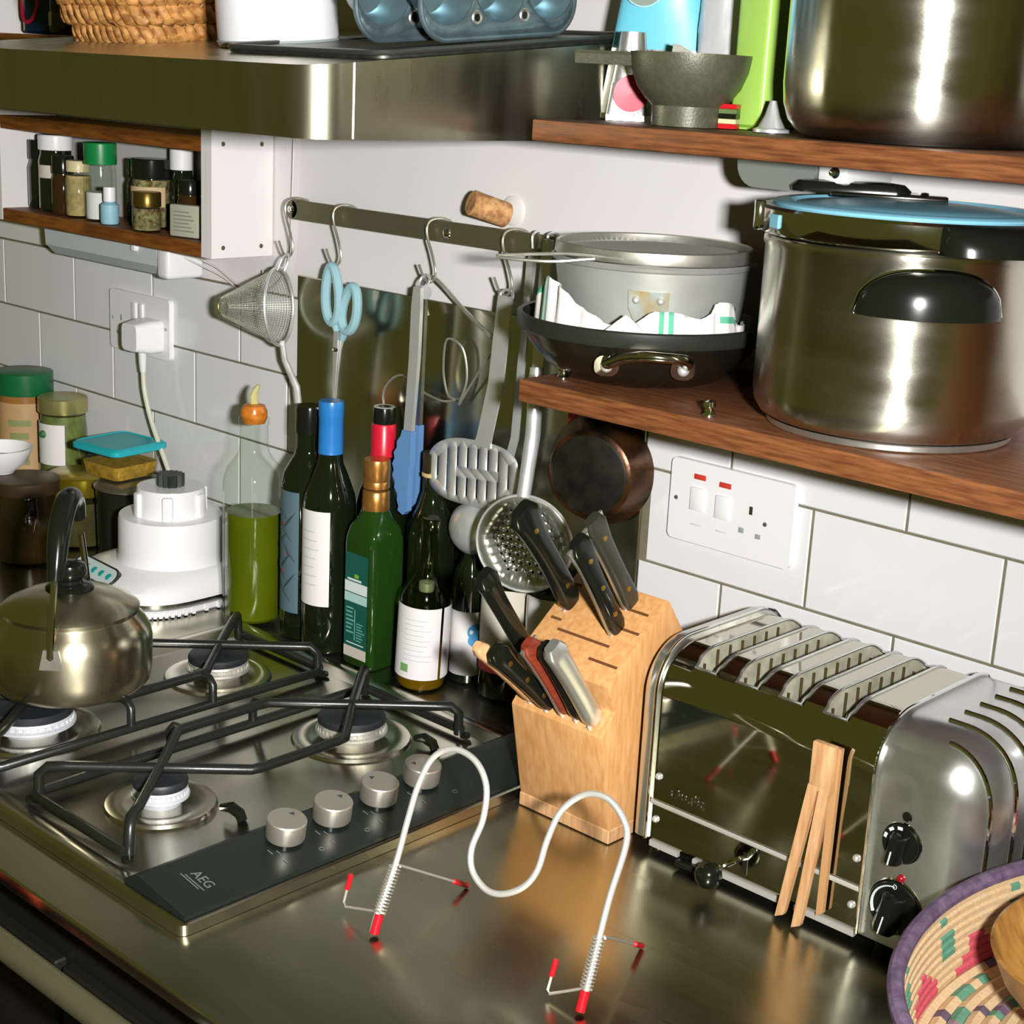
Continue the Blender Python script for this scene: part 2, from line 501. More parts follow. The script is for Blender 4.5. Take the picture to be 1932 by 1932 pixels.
B().lathe([(0, 0), (0.014, 0), (0.0145, 0.12), (0, 0.12)], 20, T).build('roll', mat('blue_cloth', rgb(138, 164, 196), 0.8), u)
B().lathe([(0.0146, 0.12), (0.0156, 0.122), (0.0156, 0.166), (0.013, 0.175), (0.006, 0.178), (0, 0.178)], 20, T).build('end_cap', white_pl2, u)

# ================================================================== COOKER HOOD
def hz(y): return 1.592 + (y + 0.459) * 0.090
SL = math.atan(0.09)
hood = thing('cooker_hood', 'wide brushed steel cooker hood with rounded front corner above the hob', 'cooker hood', (1.0, -0.2, 1.534))
poly = rrect(0.66, 1.30, -0.459, 0.2, 0.032, 8)
poly = [(x, min(y, -0.001)) for x, y in poly]
# drop duplicates made by the clamp
pp = []
for q in poly:
    if not pp or (abs(q[0] - pp[-1][0]) + abs(q[1] - pp[-1][1])) > 1e-4:
        pp.append(q)
poly = pp
n = len(poly)
b = B()
b.add([(x, y, 1.534) for x, y in poly] + [(x, y, hz(y)) for x, y in poly],
      [tuple(range(n))[::-1], tuple(range(n, 2 * n))] + [(i, (i + 1) % n, n + (i + 1) % n, n + i) for i in range(n)])
b.build('canopy', steel_hood, hood)
B().box(0.69, 1.27, -0.43, -0.02, 1.5325, 1.5345).build('filter', alu, hood, smooth=False)
b = B().tube([(1.3004, -0.415, 1.535), (1.3004, -0.415, hz(-0.415))], 0.0007, 6)
b.build('seam', steel_sat, hood)

# ---- things on the hood
def on_hood(name, label, cat, x, y, group=None, lift=0.0):
    return thing(name, label, cat, (x, y, hz(y) + lift), group, rot=(SL, 0, 0))
# woven basket
bk = on_hood('woven_basket', 'honey coloured plaited straw basket on the cooker hood', 'basket', 0.805, -0.262)
core = B()
core.loft([[(x, y, 0.004) for x, y in rrect(-.076, .076, -.07, .07, .03)], [(x, y, 0.14) for x, y in rrect(-.084, .084, -.078, .078, .034)]])
core.build('lining', mat('straw_dark', rgb(120, 74, 28), 0.8), bk, local=True)
for r_ in range(7):
    zc = 0.010 + r_ * 0.0195
    k = 0.82 + 0.16 * (1 - math.exp(-r_ / 1.2)) + r_ * 0.006
    ring = rrect(-.086 * k, .086 * k, -.08 * k, .08 * k, .034 * k, 8)
    ring = [Vector((x, y, 0)) for x, y in ring]
    # even resample
    L = [0]
    for i in range(len(ring)):
        L.append(L[-1] + (ring[(i + 1) % len(ring)] - ring[i]).length)
    tot = L[-1]
    N = 168
    def at(s_):
        s_ = s_ % tot
        for i in range(len(ring)):
            if L[i + 1] >= s_:
                f = (s_ - L[i]) / max(1e-9, L[i + 1] - L[i])
                return ring[i].lerp(ring[(i + 1) % len(ring)], f)
    wv = B()
    for st in range(3):
        pts = []
        for i in range(N):
            p = at(tot * i / N)
            ph = i / N * 2 * PI * 14 + st * 2 * PI / 3 + r_ * 1.1
            nrm = Vector((p.x, p.y, 0)).normalized()
            pts.append(p + nrm * (0.0042 * math.sin(ph) + rnd(-.0008, .0008)) + Vector((0, 0, zc + 0.0062 * math.sin(2 * ph) * 0.9 + 0.004 * math.cos(ph) + rnd(-.0006, .0006))))
        wv.tube(pts, 0.0062, 6, closed=True)
    wv.build('plait', wicker, bk, local=True, kind='stuff', sharp=60)
# white canister
cn = on_hood('white_canister', 'tall white enamel canister beside the straw basket', 'canister', 1.035, -0.282)
B().lathe([(0, 0.0005), (0.0575, 0.0005), (0.059, 0.003), (0.059, 0.17), (0.0575, 0.172), (0, 0.172)], 48).build('body', mat('white_enamel', rgb(233, 233, 236), 0.3), cn, local=True)
B().lathe([(0.0595, 0.004), (0.0602, 0.0055), (0.0595, 0.007)], 48).build('foot_bead', grey_pl, cn, local=True)
# baking sheet lying on the hood
bs = on_hood('baking_sheet', 'dark flat baking sheet lying on the hood under the muffin tins', 'baking tray', 1.185, -0.215)
b = B()
b.prism(rrect(-.105, .112, -.17, .17, .02), 0.0008, 0.0045)
b.build('sheet', mat('dark_tin', (0.05, 0.055, 0.045), 0.4, 0.7, var=0.3, scale=80), bs, local=True)
b = B().tube([(x, y, 0.0058) for x, y in rrect(-.105, .112, -.17, .17, .02)], 0.0026, 8, closed=True)
b.build('rolled_rim', mat('dark_tin_rim', (0.12, 0.125, 0.11), 0.35, 0.8), bs, local=True)
# two muffin tins standing on edge
def muffin_tin(label, x, y0, y1, lean, z0):
    root = thing('muffin_tin', label, 'muffin tin', (x, (y0 + y1) / 2, z0), 'muffin tins on the cooker hood', rot=(SL, lean, 0))
    hl = (y1 - y0) / 2
    H = 0.185
    # plate (local YZ plane, facing +X) with recessed cups modelled as lathed bowls
    cups = [(-hl + hl * (2 * i + 1) / 3, H * (2 * j + 1) / 4) for i in range(3) for j in range(2)]
    r = 0.0335
    bm = bmesh.new()
    outer = [bm.verts.new((0, a, c)) for a, c in rrect(-hl, hl, 0.0, H, 0.03, 8)]
    edges = [bm.edges.new((outer[i], outer[(i + 1) % len(outer)])) for i in range(len(outer))]
    for cy, cz in cups:
        cv = [bm.verts.new((0, cy + r * math.cos(2 * PI * k / 28), cz + r * math.sin(2 * PI * k / 28))) for k in range(28)]
        edges += [bm.edges.new((cv[i], cv[(i + 1) % 28])) for i in range(28)]
    bmesh.ops.triangle_fill(bm, edges=edges, use_beauty=True)
    bm.verts.index_update()
    pl = B().add([v.co.copy() for v in bm.verts], [[v.index for v in f.verts] for f in bm.faces])
    bm.free()
    po = pl.build('plate', tin_m, root, local=True)
    md = po.modifiers.new('t', 'SOLIDIFY'); md.thickness = 0.0012
    B().tube([(0.0, a, c) for a, c in rrect(-hl, hl, 0.0, H, 0.03, 8)], 0.0026, 8, closed=True).build('rolled_rim', tin_m, root, local=True)
    for cy, cz in cups:
        T = TR(0, cy, cz) @ RYm(PI / 2)
        B().lathe([(r * 1.06, 0.0012), (r, -0.0002), (r * 0.78, -0.024), (r * 0.72, -0.026), (0, -0.026)], 28, T).build('cup', tin_in, root, local=True)
    for cy in (-0.032, 0.03):
        T = TR(0.0014, cy, 0.018) @ RYm(PI / 2)
        B().lathe([(0.0032, 0.0), (0.0055, 0.001), (0.0065, 0.0)], 16, T).build('eyelet', steel_sat, root, local=True)
        B().lathe([(0.0, 0.0004), (0.0034, 0.0004)], 16, T).build('eyelet_hole', black_pl, root, local=True)
    return root
zz = hz(-0.2) + 0.0105
muffin_tin('blue-grey muffin tin with eyelets standing in front on the hood', 1.272, -0.315, -0.115, 0.02, hz(-0.215) + 0.0108)
muffin_tin('grey muffin tin standing behind the eyelet muffin tin on the hood', 1.222, -0.345, -0.145, 0.02, hz(-0.245) + 0.0108)

# ================================================================== WOODEN SHELVES ON THE RIGHT
LS, US = 1.322, 1.5555
SF = -0.24
sh = B().rbox(1.339, 2.5, SF, -0.0025, 1.301, LS, 0.0015, 2).build('wooden_shelf', wood_sh)
tag(sh, 'brown wooden wall shelf carrying the pressure cooker and frying pan', 'shelf')
sh = B().rbox(1.339, 2.5, SF, -0.0005, 1.537, US, 0.0015, 2).build('wooden_shelf', wood_sh)
tag(sh, 'upper brown wooden wall shelf carrying the funnel and tall steel pot', 'shelf')
for x, y in ((1.362, -0.205), (1.545, -0.225)):
    b = B().lathe([(0, 0.0), (0.006, 0.0), (0.006, 0.002), (0.0045, 0.0035), (0.0035, 0.007), (0.0055, 0.009), (0.005, 0.013), (0, 0.0145)], 20, TR(x, y, LS + 0.0003))
    tag(b.build('shelf_stud', chrome), 'small chrome stud screwed into the lower shelf ' + ('left of the frying pan' if x < 1.4 else 'beside the pressure cooker'), 'stud', 'chrome shelf studs')
# grey light fitting under the upper shelf
lf = thing('under_shelf_light', 'grey metal strip light fixed under the upper wooden shelf', 'light fitting', (1.53, -0.08, 1.51))
b = B()
b.prism([(x, z) for x, z in rrect(1.478, 1.560, 1.507, 1.57, 0.020, 6)], -0.12, -0.04, axis='y')
b.v = [(x, y, min(z, 1.5365)) for x, y, z in b.v]
b.build('housing', mat('grey_metal', rgb(150, 156, 150), 0.4, 0.5), lf)
B().rbox(1.560, 1.590, -0.118, -0.042, 1.516, 1.5365, 0.004, 2).build('end_bracket', white_pl2, lf)
B().lathe([(0, 0.004), (0.003, 0.0035), (0.005, 0.0)], 16, TR(1.578, -0.119, 1.526) @ RXm(PI / 2)).build('screw', chrome, lf)

# ================================================================== SPICE RACK ON THE LEFT
rk = thing('spice_rack', 'open wall rack with brown wooden boards and white end panel', 'rack', (0.4, -0.05, 1.348))
for z0, z1 in ((1.348, 1.366), (1.479, 1.498), (1.598, 1.611)):
    B().rbox(0.165, 0.650 if z1 < 1.6 else 0.36, -0.095, -0.0005, z0, z1, 0.0012, 1).build('board', wood_cab, rk)
B().box(0.66, 0.672, -0.096, 0.0, 1.349, 1.534).build('end_panel', paint, rk, smooth=False)
B().box(0.650, 0.66, -0.0955, 0.0, 1.349, 1.534).build('end_panel', paint, rk, smooth=False)
B().box(0.155, 0.1648, -0.0955, 0.0, 1.349, 1.70).build('end_panel', paint, rk, smooth=False)
B().box(0.1648, 0.65, -0.003, 0.0005, 1.366, 1.70).build('back_panel', mat('rack_back', rgb(190, 190, 186), 0.7), rk, smooth=False)
for y in (-0.078, -0.018):
    for z in (1.362, 1.49):
        B().lathe([(0, 0.0012), (0.0022, 0.001), (0.003, 0)], 12, TR(0.672, y, z) @ RYm(PI / 2)).build('screw', mat('old_screw', rgb(96, 96, 74), 0.5, 0.6), rk)
RB = 1.3665
def jar(name, label, x, y, r, h, body, lid=None, lid_h=0.012, fill=None, fill_h=0.6, neck=0.86, z=RB, cat='jar', lab=None, group='jars and bottles in the spice rack'):
    t = thing(name, label, cat, (x, y, z), group)
    sh_ = h - lid_h - 0.006 if lid is not None else h
    prof = [(0, 0.0006), (r * 0.9, 0.0006), (r, 0.004), (r, sh_ * 0.82), (r * neck, sh_ * 0.93), (r * neck, sh_)]
    if lid is None:
        prof += [(r * neck * 0.96, sh_), (0, sh_)]
    B().lathe(prof, 28).build('body', body, t, local=True)
    if fill is not None:
        B().lathe([(0, 0.003), (r * 0.9, 0.003), (r * 0.93, 0.006), (r * 0.93, sh_ * fill_h), (0, sh_ * fill_h)], 24).build('contents', fill, t, local=True)
    if lid is not None:
        rl = r * neck * 1.1
        B().lathe([(0, sh_ - 0.001), (rl, sh_ - 0.001), (rl * 1.01, sh_ + 0.001), (rl * 1.01, h - 0.0015), (rl * 0.96, h), (0, h)], 28).build('lid', lid, t, local=True)
    if lab:
        m_, z0, z1, a0, a1 = lab
        B().lathe([(r + 0.0005, z0), (r + 0.0005, z1)], 16, None, a0, a1).build('paper_label', m_, t, local=True)
    return t
A0 = -0.75   # azimuth towards the viewer, from the rack
jar('spice_bottle', 'dark slim bottle at the left end of the spice rack', 0.190, -0.045, 0.019, 0.098, dark_glass, black_pl, 0.02)
jar('coffee_jar', 'large dark jar with white lid and small square label in the rack', 0.238, -0.05, 0.0245, 0.108, dark_glass, white_pl, 0.014, neck=0.9, lab=(paper_c, 0.048, 0.066, A0 - 1.0, A0 + 0.05))
jar('amber_bottle', 'brown glass bottle of spice with black top in the rack', 0.2795, -0.064, 0.0165, 0.082, brown_glass, black_pl, 0.018)
jar('spice_jar', 'glass jar of beige spice with pale lid in the rack', 0.322, -0.066, 0.0185, 0.078, clear_g, mat('cream_lid', rgb(206, 194, 150), 0.4), 0.008, spice1, 0.9, neck=0.8)
jar('salt_jar', 'glass jar half full of white salt with bright green lid', 0.372, -0.062, 0.0215, 0.106, clear_g, green_lid2, 0.022, salt, 0.5, neck=0.94)
t = jar('food_colour_bottle', 'tiny bottle with light blue label and white cap in the rack', 0.4178, -0.078, 0.0125, 0.05, mat('pale_blue_label', rgb(140, 186, 204), 0.5), white_pl, 0.012, neck=0.6)
jar('dark_spice_jar', 'dark jar standing behind the tiny blue labelled bottle', 0.425, -0.035, 0.017, 0.088, dark_glass, black_pl, 0.018)
jar('herb_jar', 'large glass jar of dried herbs with a cream label', 0.478, -0.052, 0.0265, 0.092, clear_g, black_pl, 0.018, herb, 0.95, neck=0.9, lab=(mat('tan_label', rgb(196, 170, 128), 0.7), 0.03, 0.056, A0 - 1.3, A0 + 0.9))
jar('tall_pepper_jar', 'dark bottle with white square cap behind the herb jar', 0.505, -0.022, 0.0165, 0.106, dark_glass, white_pl2, 0.02)
jar('petal_jar', 'small squat glass jar of dried petals with a brass lid', 0.514, -0.0835, 0.0195, 0.052, clear_g, mat('brass_lid', rgb(110, 90, 36), 0.3, 0.8), 0.012, herb, 0.9)
jar('mustard_jar', 'small dark jar behind the folded paper packet', 0.556, -0.045, 0.0165, 0.07, brown_glass, black_pl, 0.012)
t = thing('paper_packet', 'grey printed paper packet standing at the end of the rack', 'packet', (0.592, -0.076, RB), 'jars and bottles in the spice rack')
B().rbox(-0.024, 0.024, -0.006, 0.006, 0.0006, 0.042, 0.0025, 2, RZ(0.25)).build('packet', mat('grey_paper', rgb(168, 168, 148), 0.8), t, local=True)
for k in range(6):
    B().box(-0.017, 0.017 - (k % 3) * 0.004, -0.0066, -0.0062, 0.008 + k * 0.0048, 0.0096 + k * 0.0048, RZ(0.25)).build('print_line', mat('faint_print', rgb(128, 128, 112), 0.8), t, local=True)
t = thing('sauce_packet', 'folded yellow and red foil packet in the spice rack', 'packet', (0.622, -0.040, RB), 'jars and bottles in the spice rack')
M_ = RZ(0.5)
B().prism([(-0.016, 0.0), (0.016, 0.0), (0.017, 0.066), (-0.015, 0.066)], -0.003, 0.003, axis='y', T=M_).build('foil', mat('red_white_foil', rgb(172, 70, 56), 0.4, col2=rgb(196, 196, 190), scale=40), t, local=True)
B().prism([(-0.030, 0.052), (0.002, 0.086), (0.020, 0.084), (0.018, 0.058), (-0.006, 0.054)], -0.005, 0.0045, axis='y', T=M_).build('folded_top', mat('yellow_foil', rgb(206, 196, 60), 0.4), t, local=True)
B().prism([(0.004, 0.062), (0.018, 0.062), (0.019, 0.082), (0.010, 0.080)], -0.0065, -0.0052, axis='y', T=M_).build('red_panel', mat('red_foil', rgb(190, 36, 30), 0.4), t, local=True)
# upper tier, mostly hidden by the hood
UB = 1.6115
jar('blue_tin', 'tall dark blue tin with red ring print on the upper rack board', 0.232, -0.052, 0.034, 0.13, mat('navy_tin', rgb(20, 40, 70), 0.15, 0.4), None, z=UB, neck=0.99, cat='tin', group='things on the upper rack board')
rt = [o for o in bpy.data.objects if o.name == 'blue_tin'][0]
b = B()
ringp = []
for k in range(33):
    a = 2 * PI * k / 32
    ringp.append((0.0346 * math.cos(A0 - 0.75 + 0.55 * math.cos(a)), 0.0346 * math.sin(A0 - 0.75 + 0.55 * math.cos(a)), 0.045 + 0.03 * math.sin(a)))
b.tube(ringp, 0.0028, 6)
b.build('ring_print', mat('crimson_print', rgb(190, 20, 60), 0.4), rt, local=True)
jar('small_amber_jar', 'small amber jar on the upper rack board beside the blue tin', 0.300, -0.070, 0.019, 0.05, brown_glass, black_pl, 0.012, z=UB, group='things on the upper rack board', lab=(paper_c, 0.012, 0.03, A0 - 1.5, A0 - 0.7))
jar('dark_small_jar', 'round black jar at the right end of the upper rack board', 0.338, -0.060, 0.017, 0.044, dark_glass, black_pl, 0.01, z=UB, group='things on the upper rack board')

# strip light under the rack
lt = thing('strip_light', 'white under-cabinet strip light fixed below the spice rack', 'light fitting', (0.36, -0.04, 1.305))
b = B()
b.prism([(-0.062, 1.3475), (-0.003, 1.3475), (-0.003, 1.304), (-0.045, 1.304), (-0.060, 1.318)], 0.222, 0.503, axis='x')
b.build('housing', mat('pale_grey_plastic', rgb(196, 204, 206), 0.45), lt)
B().rbox(0.503, 0.530, -0.063, -0.003, 1.303, 1.347, 0.006, 3).build('end_cap', white_pl, lt)
B().lathe([(0, 0.006), (0.004, 0.006), (0.006, 0.0)], 16, TR(0.455, -0.0615, 1.338) @ RXm(PI / 2)).build('switch', white_pl, lt)
pts = bez([(0.52, -0.03, 1.338), (0.56, -0.008, 1.322), (0.61, -0.006, 1.303), (0.665, -0.006, 1.302), (0.705, -0.006, 1.33), (0.716, -0.006, 1.37), (0.719, -0.006, 1.43), (0.722, -0.006, 1.533)], 10)
b = B().tube(pts, 0.0014, 6)
tag(b.build('lamp_cable', mat('white_cable', rgb(206, 204, 200), 0.5)), 'thin white cable running from the strip light up the wall', 'cable')
pts = bez([(0.525, -0.04, 1.334), (0.57, -0.008, 1.312), (0.62, -0.006, 1.294), (0.655, -0.006, 1.3), (0.6685, -0.012, 1.33)], 10)
b = B().tube(pts, 0.0011, 6)
tag(b.build('lamp_cable', mat('white_cable', rgb(206, 204, 200), 0.5)), 'short grey cable looping under the spice rack', 'cable')

# ================================================================== SOCKETS
def socket_plate(label, x0, x1, z0, z1):
    t = thing('wall_socket', label, 'socket', ((x0 + x1) / 2, -0.0022, (z0 + z1) / 2))
    B().prism([(x, z) for x, z in rrect(x0, x1, z0, z1, 0.006, 4)], -0.0095, -0.0021, axis='y').build('plate', white_pl, t)
    return t
s1 = socket_plate('white double wall socket with red neon indicators under the shelf', 1.349, 1.5015, 1.132, 1.2185)
def sock_rect(t, nm, x0, x1, z0, z1, m, d=0.0008, r=0.0008, y=-0.0095):
    return B().rbox(x0, x1, y - d, y + 0.0006, z0, z1, min(r, (z1 - z0) / 3, d * .45), 2).build(nm, m, t)
sock_rect(s1, 'neon', 1.379, 1.3935, 1.2005, 1.206, neon_red, 0.0012)
sock_rect(s1, 'neon', 1.411, 1.4255, 1.1985, 1.204, neon_red, 0.0012)
sock_rect(s1, 'switch', 1.377, 1.394, 1.168, 1.192, white_pl, 0.003)
sock_rect(s1, 'switch', 1.409, 1.426, 1.166, 1.190, white_pl, 0.003)
for x in (1.385, 1.417):
    sock_rect(s1, 'marking', x - 0.007, x + 0.007, 1.1515, 1.153, mat('pale_mark', rgb(204, 204, 204), 0.6), 0.0002)
sock_rect(s1, 'earth_slot', 1.4495, 1.4535, 1.178, 1.1865, mat('slot_dark', (0.03, 0.025, 0.01), 0.6), 0.0003)
sock_rect(s1, 'live_slot', 1.4385, 1.445, 1.157, 1.1625, grey_pl, 0.0003)
sock_rect(s1, 'neutral_slot', 1.459, 1.4655, 1.155, 1.160, grey_pl, 0.0003)
for x, z in ((1.3575, 1.176), (1.4695, 1.172)):
    B().lathe([(0, 0.0012), (0.0018, 0.001), (0.0024, 0)], 12, TR(x, -0.0096, z) @ RXm(PI / 2)).build('screw', mat('grey_screw', rgb(120, 120, 116), 0.4, 0.7), s1)
s2 = socket_plate('white double wall socket with a plug in it on the left tiles', 0.308, 0.456, 1.176, 1.262)
for x in (0.372, 0.389):
    sock_rect(s2, 'switch', x - 0.005, x + 0.005, 1.224, 1.249, white_pl, 0.003)
sock_rect(s2, 'earth_slot', 0.335, 0.339, 1.218, 1.2265, grey_pl, 0.0003)
sock_rect(s2, 'live_slot', 0.325, 0.331, 1.198, 1.203, grey_pl, 0.0003)
sock_rect(s2, 'neutral_slot', 0.343, 0.349, 1.198, 1.203, grey_pl, 0.0003)
for x in (0.3165, 0.4475):
    B().lathe([(0, 0.0012), (0.0018, 0.001), (0.0024, 0)], 12, TR(x, -0.0096, 1.2205) @ RXm(PI / 2)).build('screw', grey_pl, s2)
pg = thing('mains_plug', 'white three-pin plug in the left wall socket with its cable', 'plug', (0.42, -0.025, 1.2))
B().loft([[(x, -0.0098, z) for x, z in rrect(0.397, 0.443, 1.186, 1.232, 0.008, 5)], [(x, -0.030, z) for x, z in rrect(0.397, 0.443, 1.186, 1.232, 0.008, 5)],
          [(x, -0.052, z) for x, z in rrect(0.402, 0.438, 1.190, 1.228, 0.008, 5)]]).build('body', white_pl, pg)
B().tube([(0.42, -0.03, 1.19), (0.42, -0.03, 1.172), (0.4205, -0.03, 1.158)], [0.0062, 0.0055, 0.0042], 12).build('strain_relief', white_pl2, pg)
pts = bez([(0.4205, -0.03, 1.16), (0.424, -0.03, 1.13), (0.440, -0.03, 1.09), (0.475, -0.034, 1.045), (0.515, -0.04, 1.0), (0.545, -0.045, 0.96), (0.556, -0.05, 0.925), (0.565, -0.058, 0.9055)], 10)
B().tube(pts, 0.0034, 8).build('cable', mat('cream_cable', rgb(206, 204, 184), 0.45), pg)

# ================================================================== UTENSIL RAIL
rl = thing('utensil_rail', 'flat dark steel rail screwed to the white wall for hanging utensils', 'rail', (0.95, -0.02, 1.415))
B().rbox(0.738, 1.205, -0.0225, -0.0185, 1.403, 1.427, 0.001, 1).build('bar', dark_bar, rl)
B().lathe([(0.0, 0.0), (0.0125, 0.0), (0.0125, 0.02), (0.011, 0.0225), (0.0, 0.0225)], 28, TR(0.7375, 0.0, 1.415) @ RXm(PI / 2)).build('end_boss', dark_bar, rl)
B().lathe([(0, 0.004), (0.004, 0.003), (0.0055, 0.0)], 16, TR(0.7375, -0.0226, 1.415) @ RXm(PI / 2)).build('screw', chrome, rl)
B().lathe([(0.0, 0.0), (0.006, 0.0), (0.006, 0.019), (0.0, 0.019)], 20, TR(1.016, 0.0, 1.414) @ RXm(PI / 2)).build('spacer', dark_bar, rl)
B().lathe([(0, 0.004), (0.0035, 0.0035), (0.006, 0.0015), (0.007, 0.0)], 20, TR(1.016, -0.0226, 1.414) @ RXm(PI / 2)).build('screw', chrome, rl)
HY = -0.036
def hook(x, label):
    # S-hook seen flat on: upper loop over the bar, lower loop towards the room
    pts = [(x + 0.016, -0.013, 1.405), (x + 0.0155, -0.012, 1.418), (x + 0.011, -0.013, 1.4265), (x + 0.003, -0.022, 1.4295), (x - 0.005, -0.029, 1.426), (x - 0.0085, -0.031, 1.417), (x - 0.005, -0.032, 1.405),
           (x + 0.004, -0.034, 1.391), (x + 0.0115, HY, 1.378), (x + 0.0135, HY, 1.369), (x + 0.0105, HY, 1.3615), (x + 0.004, HY, 1.3575), (x - 0.004, HY, 1.3605), (x - 0.009, HY, 1.367), (x - 0.014, HY, 1.3755)]
    return tag(B().tube(bez(pts, 5), 0.0016, 8).build('s_hook', steel_sat), label, 's-hook', 's-hooks on the utensil rail')
hook(0.7445, 's-hook at the left end of the rail holding the conical strainer')
hook(0.836, 's-hook on the rail holding the blue scissors')
hook(1.000, 's-hook on the rail holding the tongs')
hook(1.120, 's-hook on the rail holding the slotted turner')

# conical strainer
st = thing('conical_strainer', 'fine mesh conical strainer hanging from the leftmost hook', 'strainer', (0.77, HY, 1.3))
rc = Vector((0.752, -0.052, 1.297))                   # rim centre
ax = Vector((-0.86, -0.50, -0.08)).normalized()
Mx = frame(rc, ax.orthogonal(), ax.cross(ax.orthogonal()))
if (Mx.to_3x3() @ Vector((0, 0, 1))).dot(ax) < 0:
    Mx = Mx @ RXm(PI)
m = B().lathe([(0.0475, 0.0), (0.0425, 0.012), (0.037, 0.026), (0.031, 0.04), (0.024, 0.055), (0.017, 0.069), (0.0135, 0.075)], 64, Mx)
# subdivide rings for a finer net
m = B()
prof = [(0.0475 + (0.0135 - 0.0475) * t / 26, 0.075 * t / 26) for t in range(27)] + [(0.009, 0.0775), (0.004, 0.0785), (0.0005, 0.079)]
m.lathe(prof, 84, Mx)
mo = m.build('mesh_cone', mat('wire_mesh', (0.6, 0.6, 0.5), 0.35, 0.9), st)
wf = mo.modifiers.new('net', 'WIREFRAME'); wf.thickness = 0.00055; wf.use_replace = True
B().tube([Mx @ Vector((0.048 * math.cos(2 * PI * k / 48), 0.048 * math.sin(2 * PI * k / 48), 0)) for k in range(48)], 0.0022, 8, closed=True).build('rim', steel_util, st)
B().tube([Mx @ Vector((0.0135 * math.cos(2 * PI * k / 24), 0.0135 * math.sin(2 * PI * k / 24), 0.0755)) for k in range(24)], 0.0012, 6, closed=True).build('tip_ring', mat('brass_wire', rgb(130, 120, 50), 0.4, 0.8), st)
top = rc + Vector((0.002, 0, 0.047))
B().tube(bez([top + Vector((-0.006, 0, -0.002)), top + Vector((-0.004, 0.006, 0.012)), Vector((0.748, HY, 1.361)), top + Vector((0.006, 0.008, 0.012)), top + Vector((0.005, 0.002, -0.002))], 6), 0.0012, 6).build('hanging_loop', steel_util, st)
bot = rc + Vector((0.002, 0.001, -0.047))
B().tube([bot + Vector((0.001, 0.002, 0.004)), bot + Vector((0.004, 0.004, -0.02)), Vector((0.766, -0.034, 1.195)), Vector((0.772, -0.033, 1.155))], [0.004, 0.0042, 0.005, 0.0055], 10).build('handle', steel_util, st)

# scissors
ss = thing('kitchen_scissors', 'scissors with pale blue loop handles hanging from the rail', 'scissors', (0.842, HY, 1.28))
def loop_handle(cx, cz, w_, h_, tilt, nm):
    pts = []
    for k in range(28):
        a = 2 * PI * k / 28
        px, pz = w_ * math.cos(a) * (1 - 0.18 * math.sin(a)), h_ * math.sin(a)
        pts.append((cx + px * math.cos(tilt) - pz * math.sin(tilt), HY - 0.001 + (0.002 if nm else -0.002), cz + px * math.sin(tilt) + pz * math.cos(tilt)))
    b = B().tube(pts, 0.0062, 10, closed=True)
    return b
hb = loop_handle(0.838, 1.322, 0.0125, 0.034, 0.05, 0).build('handle', lblue, ss)
B().tube([(0.842, HY - 0.002, 1.29), (0.847, HY - 0.002, 1.278)], [0.006, 0.004], 10).build('shank', lblue, hb)
hb = loop_handle(0.8665, 1.308, 0.013, 0.028, -0.22, 1).build('handle', lblue, ss)
B().tube([(0.858, HY + 0.002, 1.284), (0.852, HY + 0.002, 1.268)], [0.007, 0.004], 10).build('shank', lblue, hb)
B().prism([(0.842, 1.292), (0.850, 1.290), (0.8495, 1.255), (0.846, 1.215), (0.8425, 1.175), (0.8415, 1.215)], HY - 0.003, HY - 0.001, axis='y').build('blade', steel_util, ss)
B().prism([(0.853, 1.286), (0.862, 1.284), (0.852, 1.256), (0.846, 1.215), (0.8428, 1.178), (0.842, 1.236)], HY - 0.0002, HY + 0.0018, axis='y').build('blade', steel_util, ss)
B().lathe([(0, 0.004), (0.003, 0.003), (0.0035, 0)], 14, TR(0.847, HY - 0.003, 1.256) @ RXm(PI / 2)).build('pivot', chrome, ss)

# tongs with blue silicone tips
tg = thing('kitchen_tongs', 'steel kitchen tongs with blue silicone tips hanging from the rail', 'tongs', (1.0, HY, 1.25))
def strip(pts, wx, ty):
    """flat bar along pts: wx along X, ty along Y"""
    b = B()
    rings = []
    for (x, y, z), w_ in zip(pts, wx):
        rings.append([(x - w_ / 2, y - ty / 2, z), (x + w_ / 2, y - ty / 2, z), (x + w_ / 2, y + ty / 2, z), (x - w_ / 2, y + ty / 2, z)])
    return b.loft(rings)
strip([(1.001, -0.050, 1.352), (1.002, -0.052, 1.33), (1.003, -0.054, 1.27), (1.0, -0.057, 1.178)], [0.012, 0.015, 0.015, 0.0135], 0.005).build('arm', steel_util, tg)
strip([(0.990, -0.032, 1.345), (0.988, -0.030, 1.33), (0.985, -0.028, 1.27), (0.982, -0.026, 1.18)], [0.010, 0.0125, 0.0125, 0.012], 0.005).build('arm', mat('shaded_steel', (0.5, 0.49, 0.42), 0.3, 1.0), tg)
B().tube([(0.992, -0.041, 1.345), (1.008, -0.045, 1.347)], 0.008, 14).build('spring_hinge', steel_util, tg)
B().tube(bez([(0.994, -0.045, 1.35), (0.992, -0.038, 1.36), (0.999, -0.036, 1.3655), (1.006, -0.038, 1.36), (1.006, -0.047, 1.35)], 5), 0.0016, 6).build('hanging_ring', steel_util, tg)
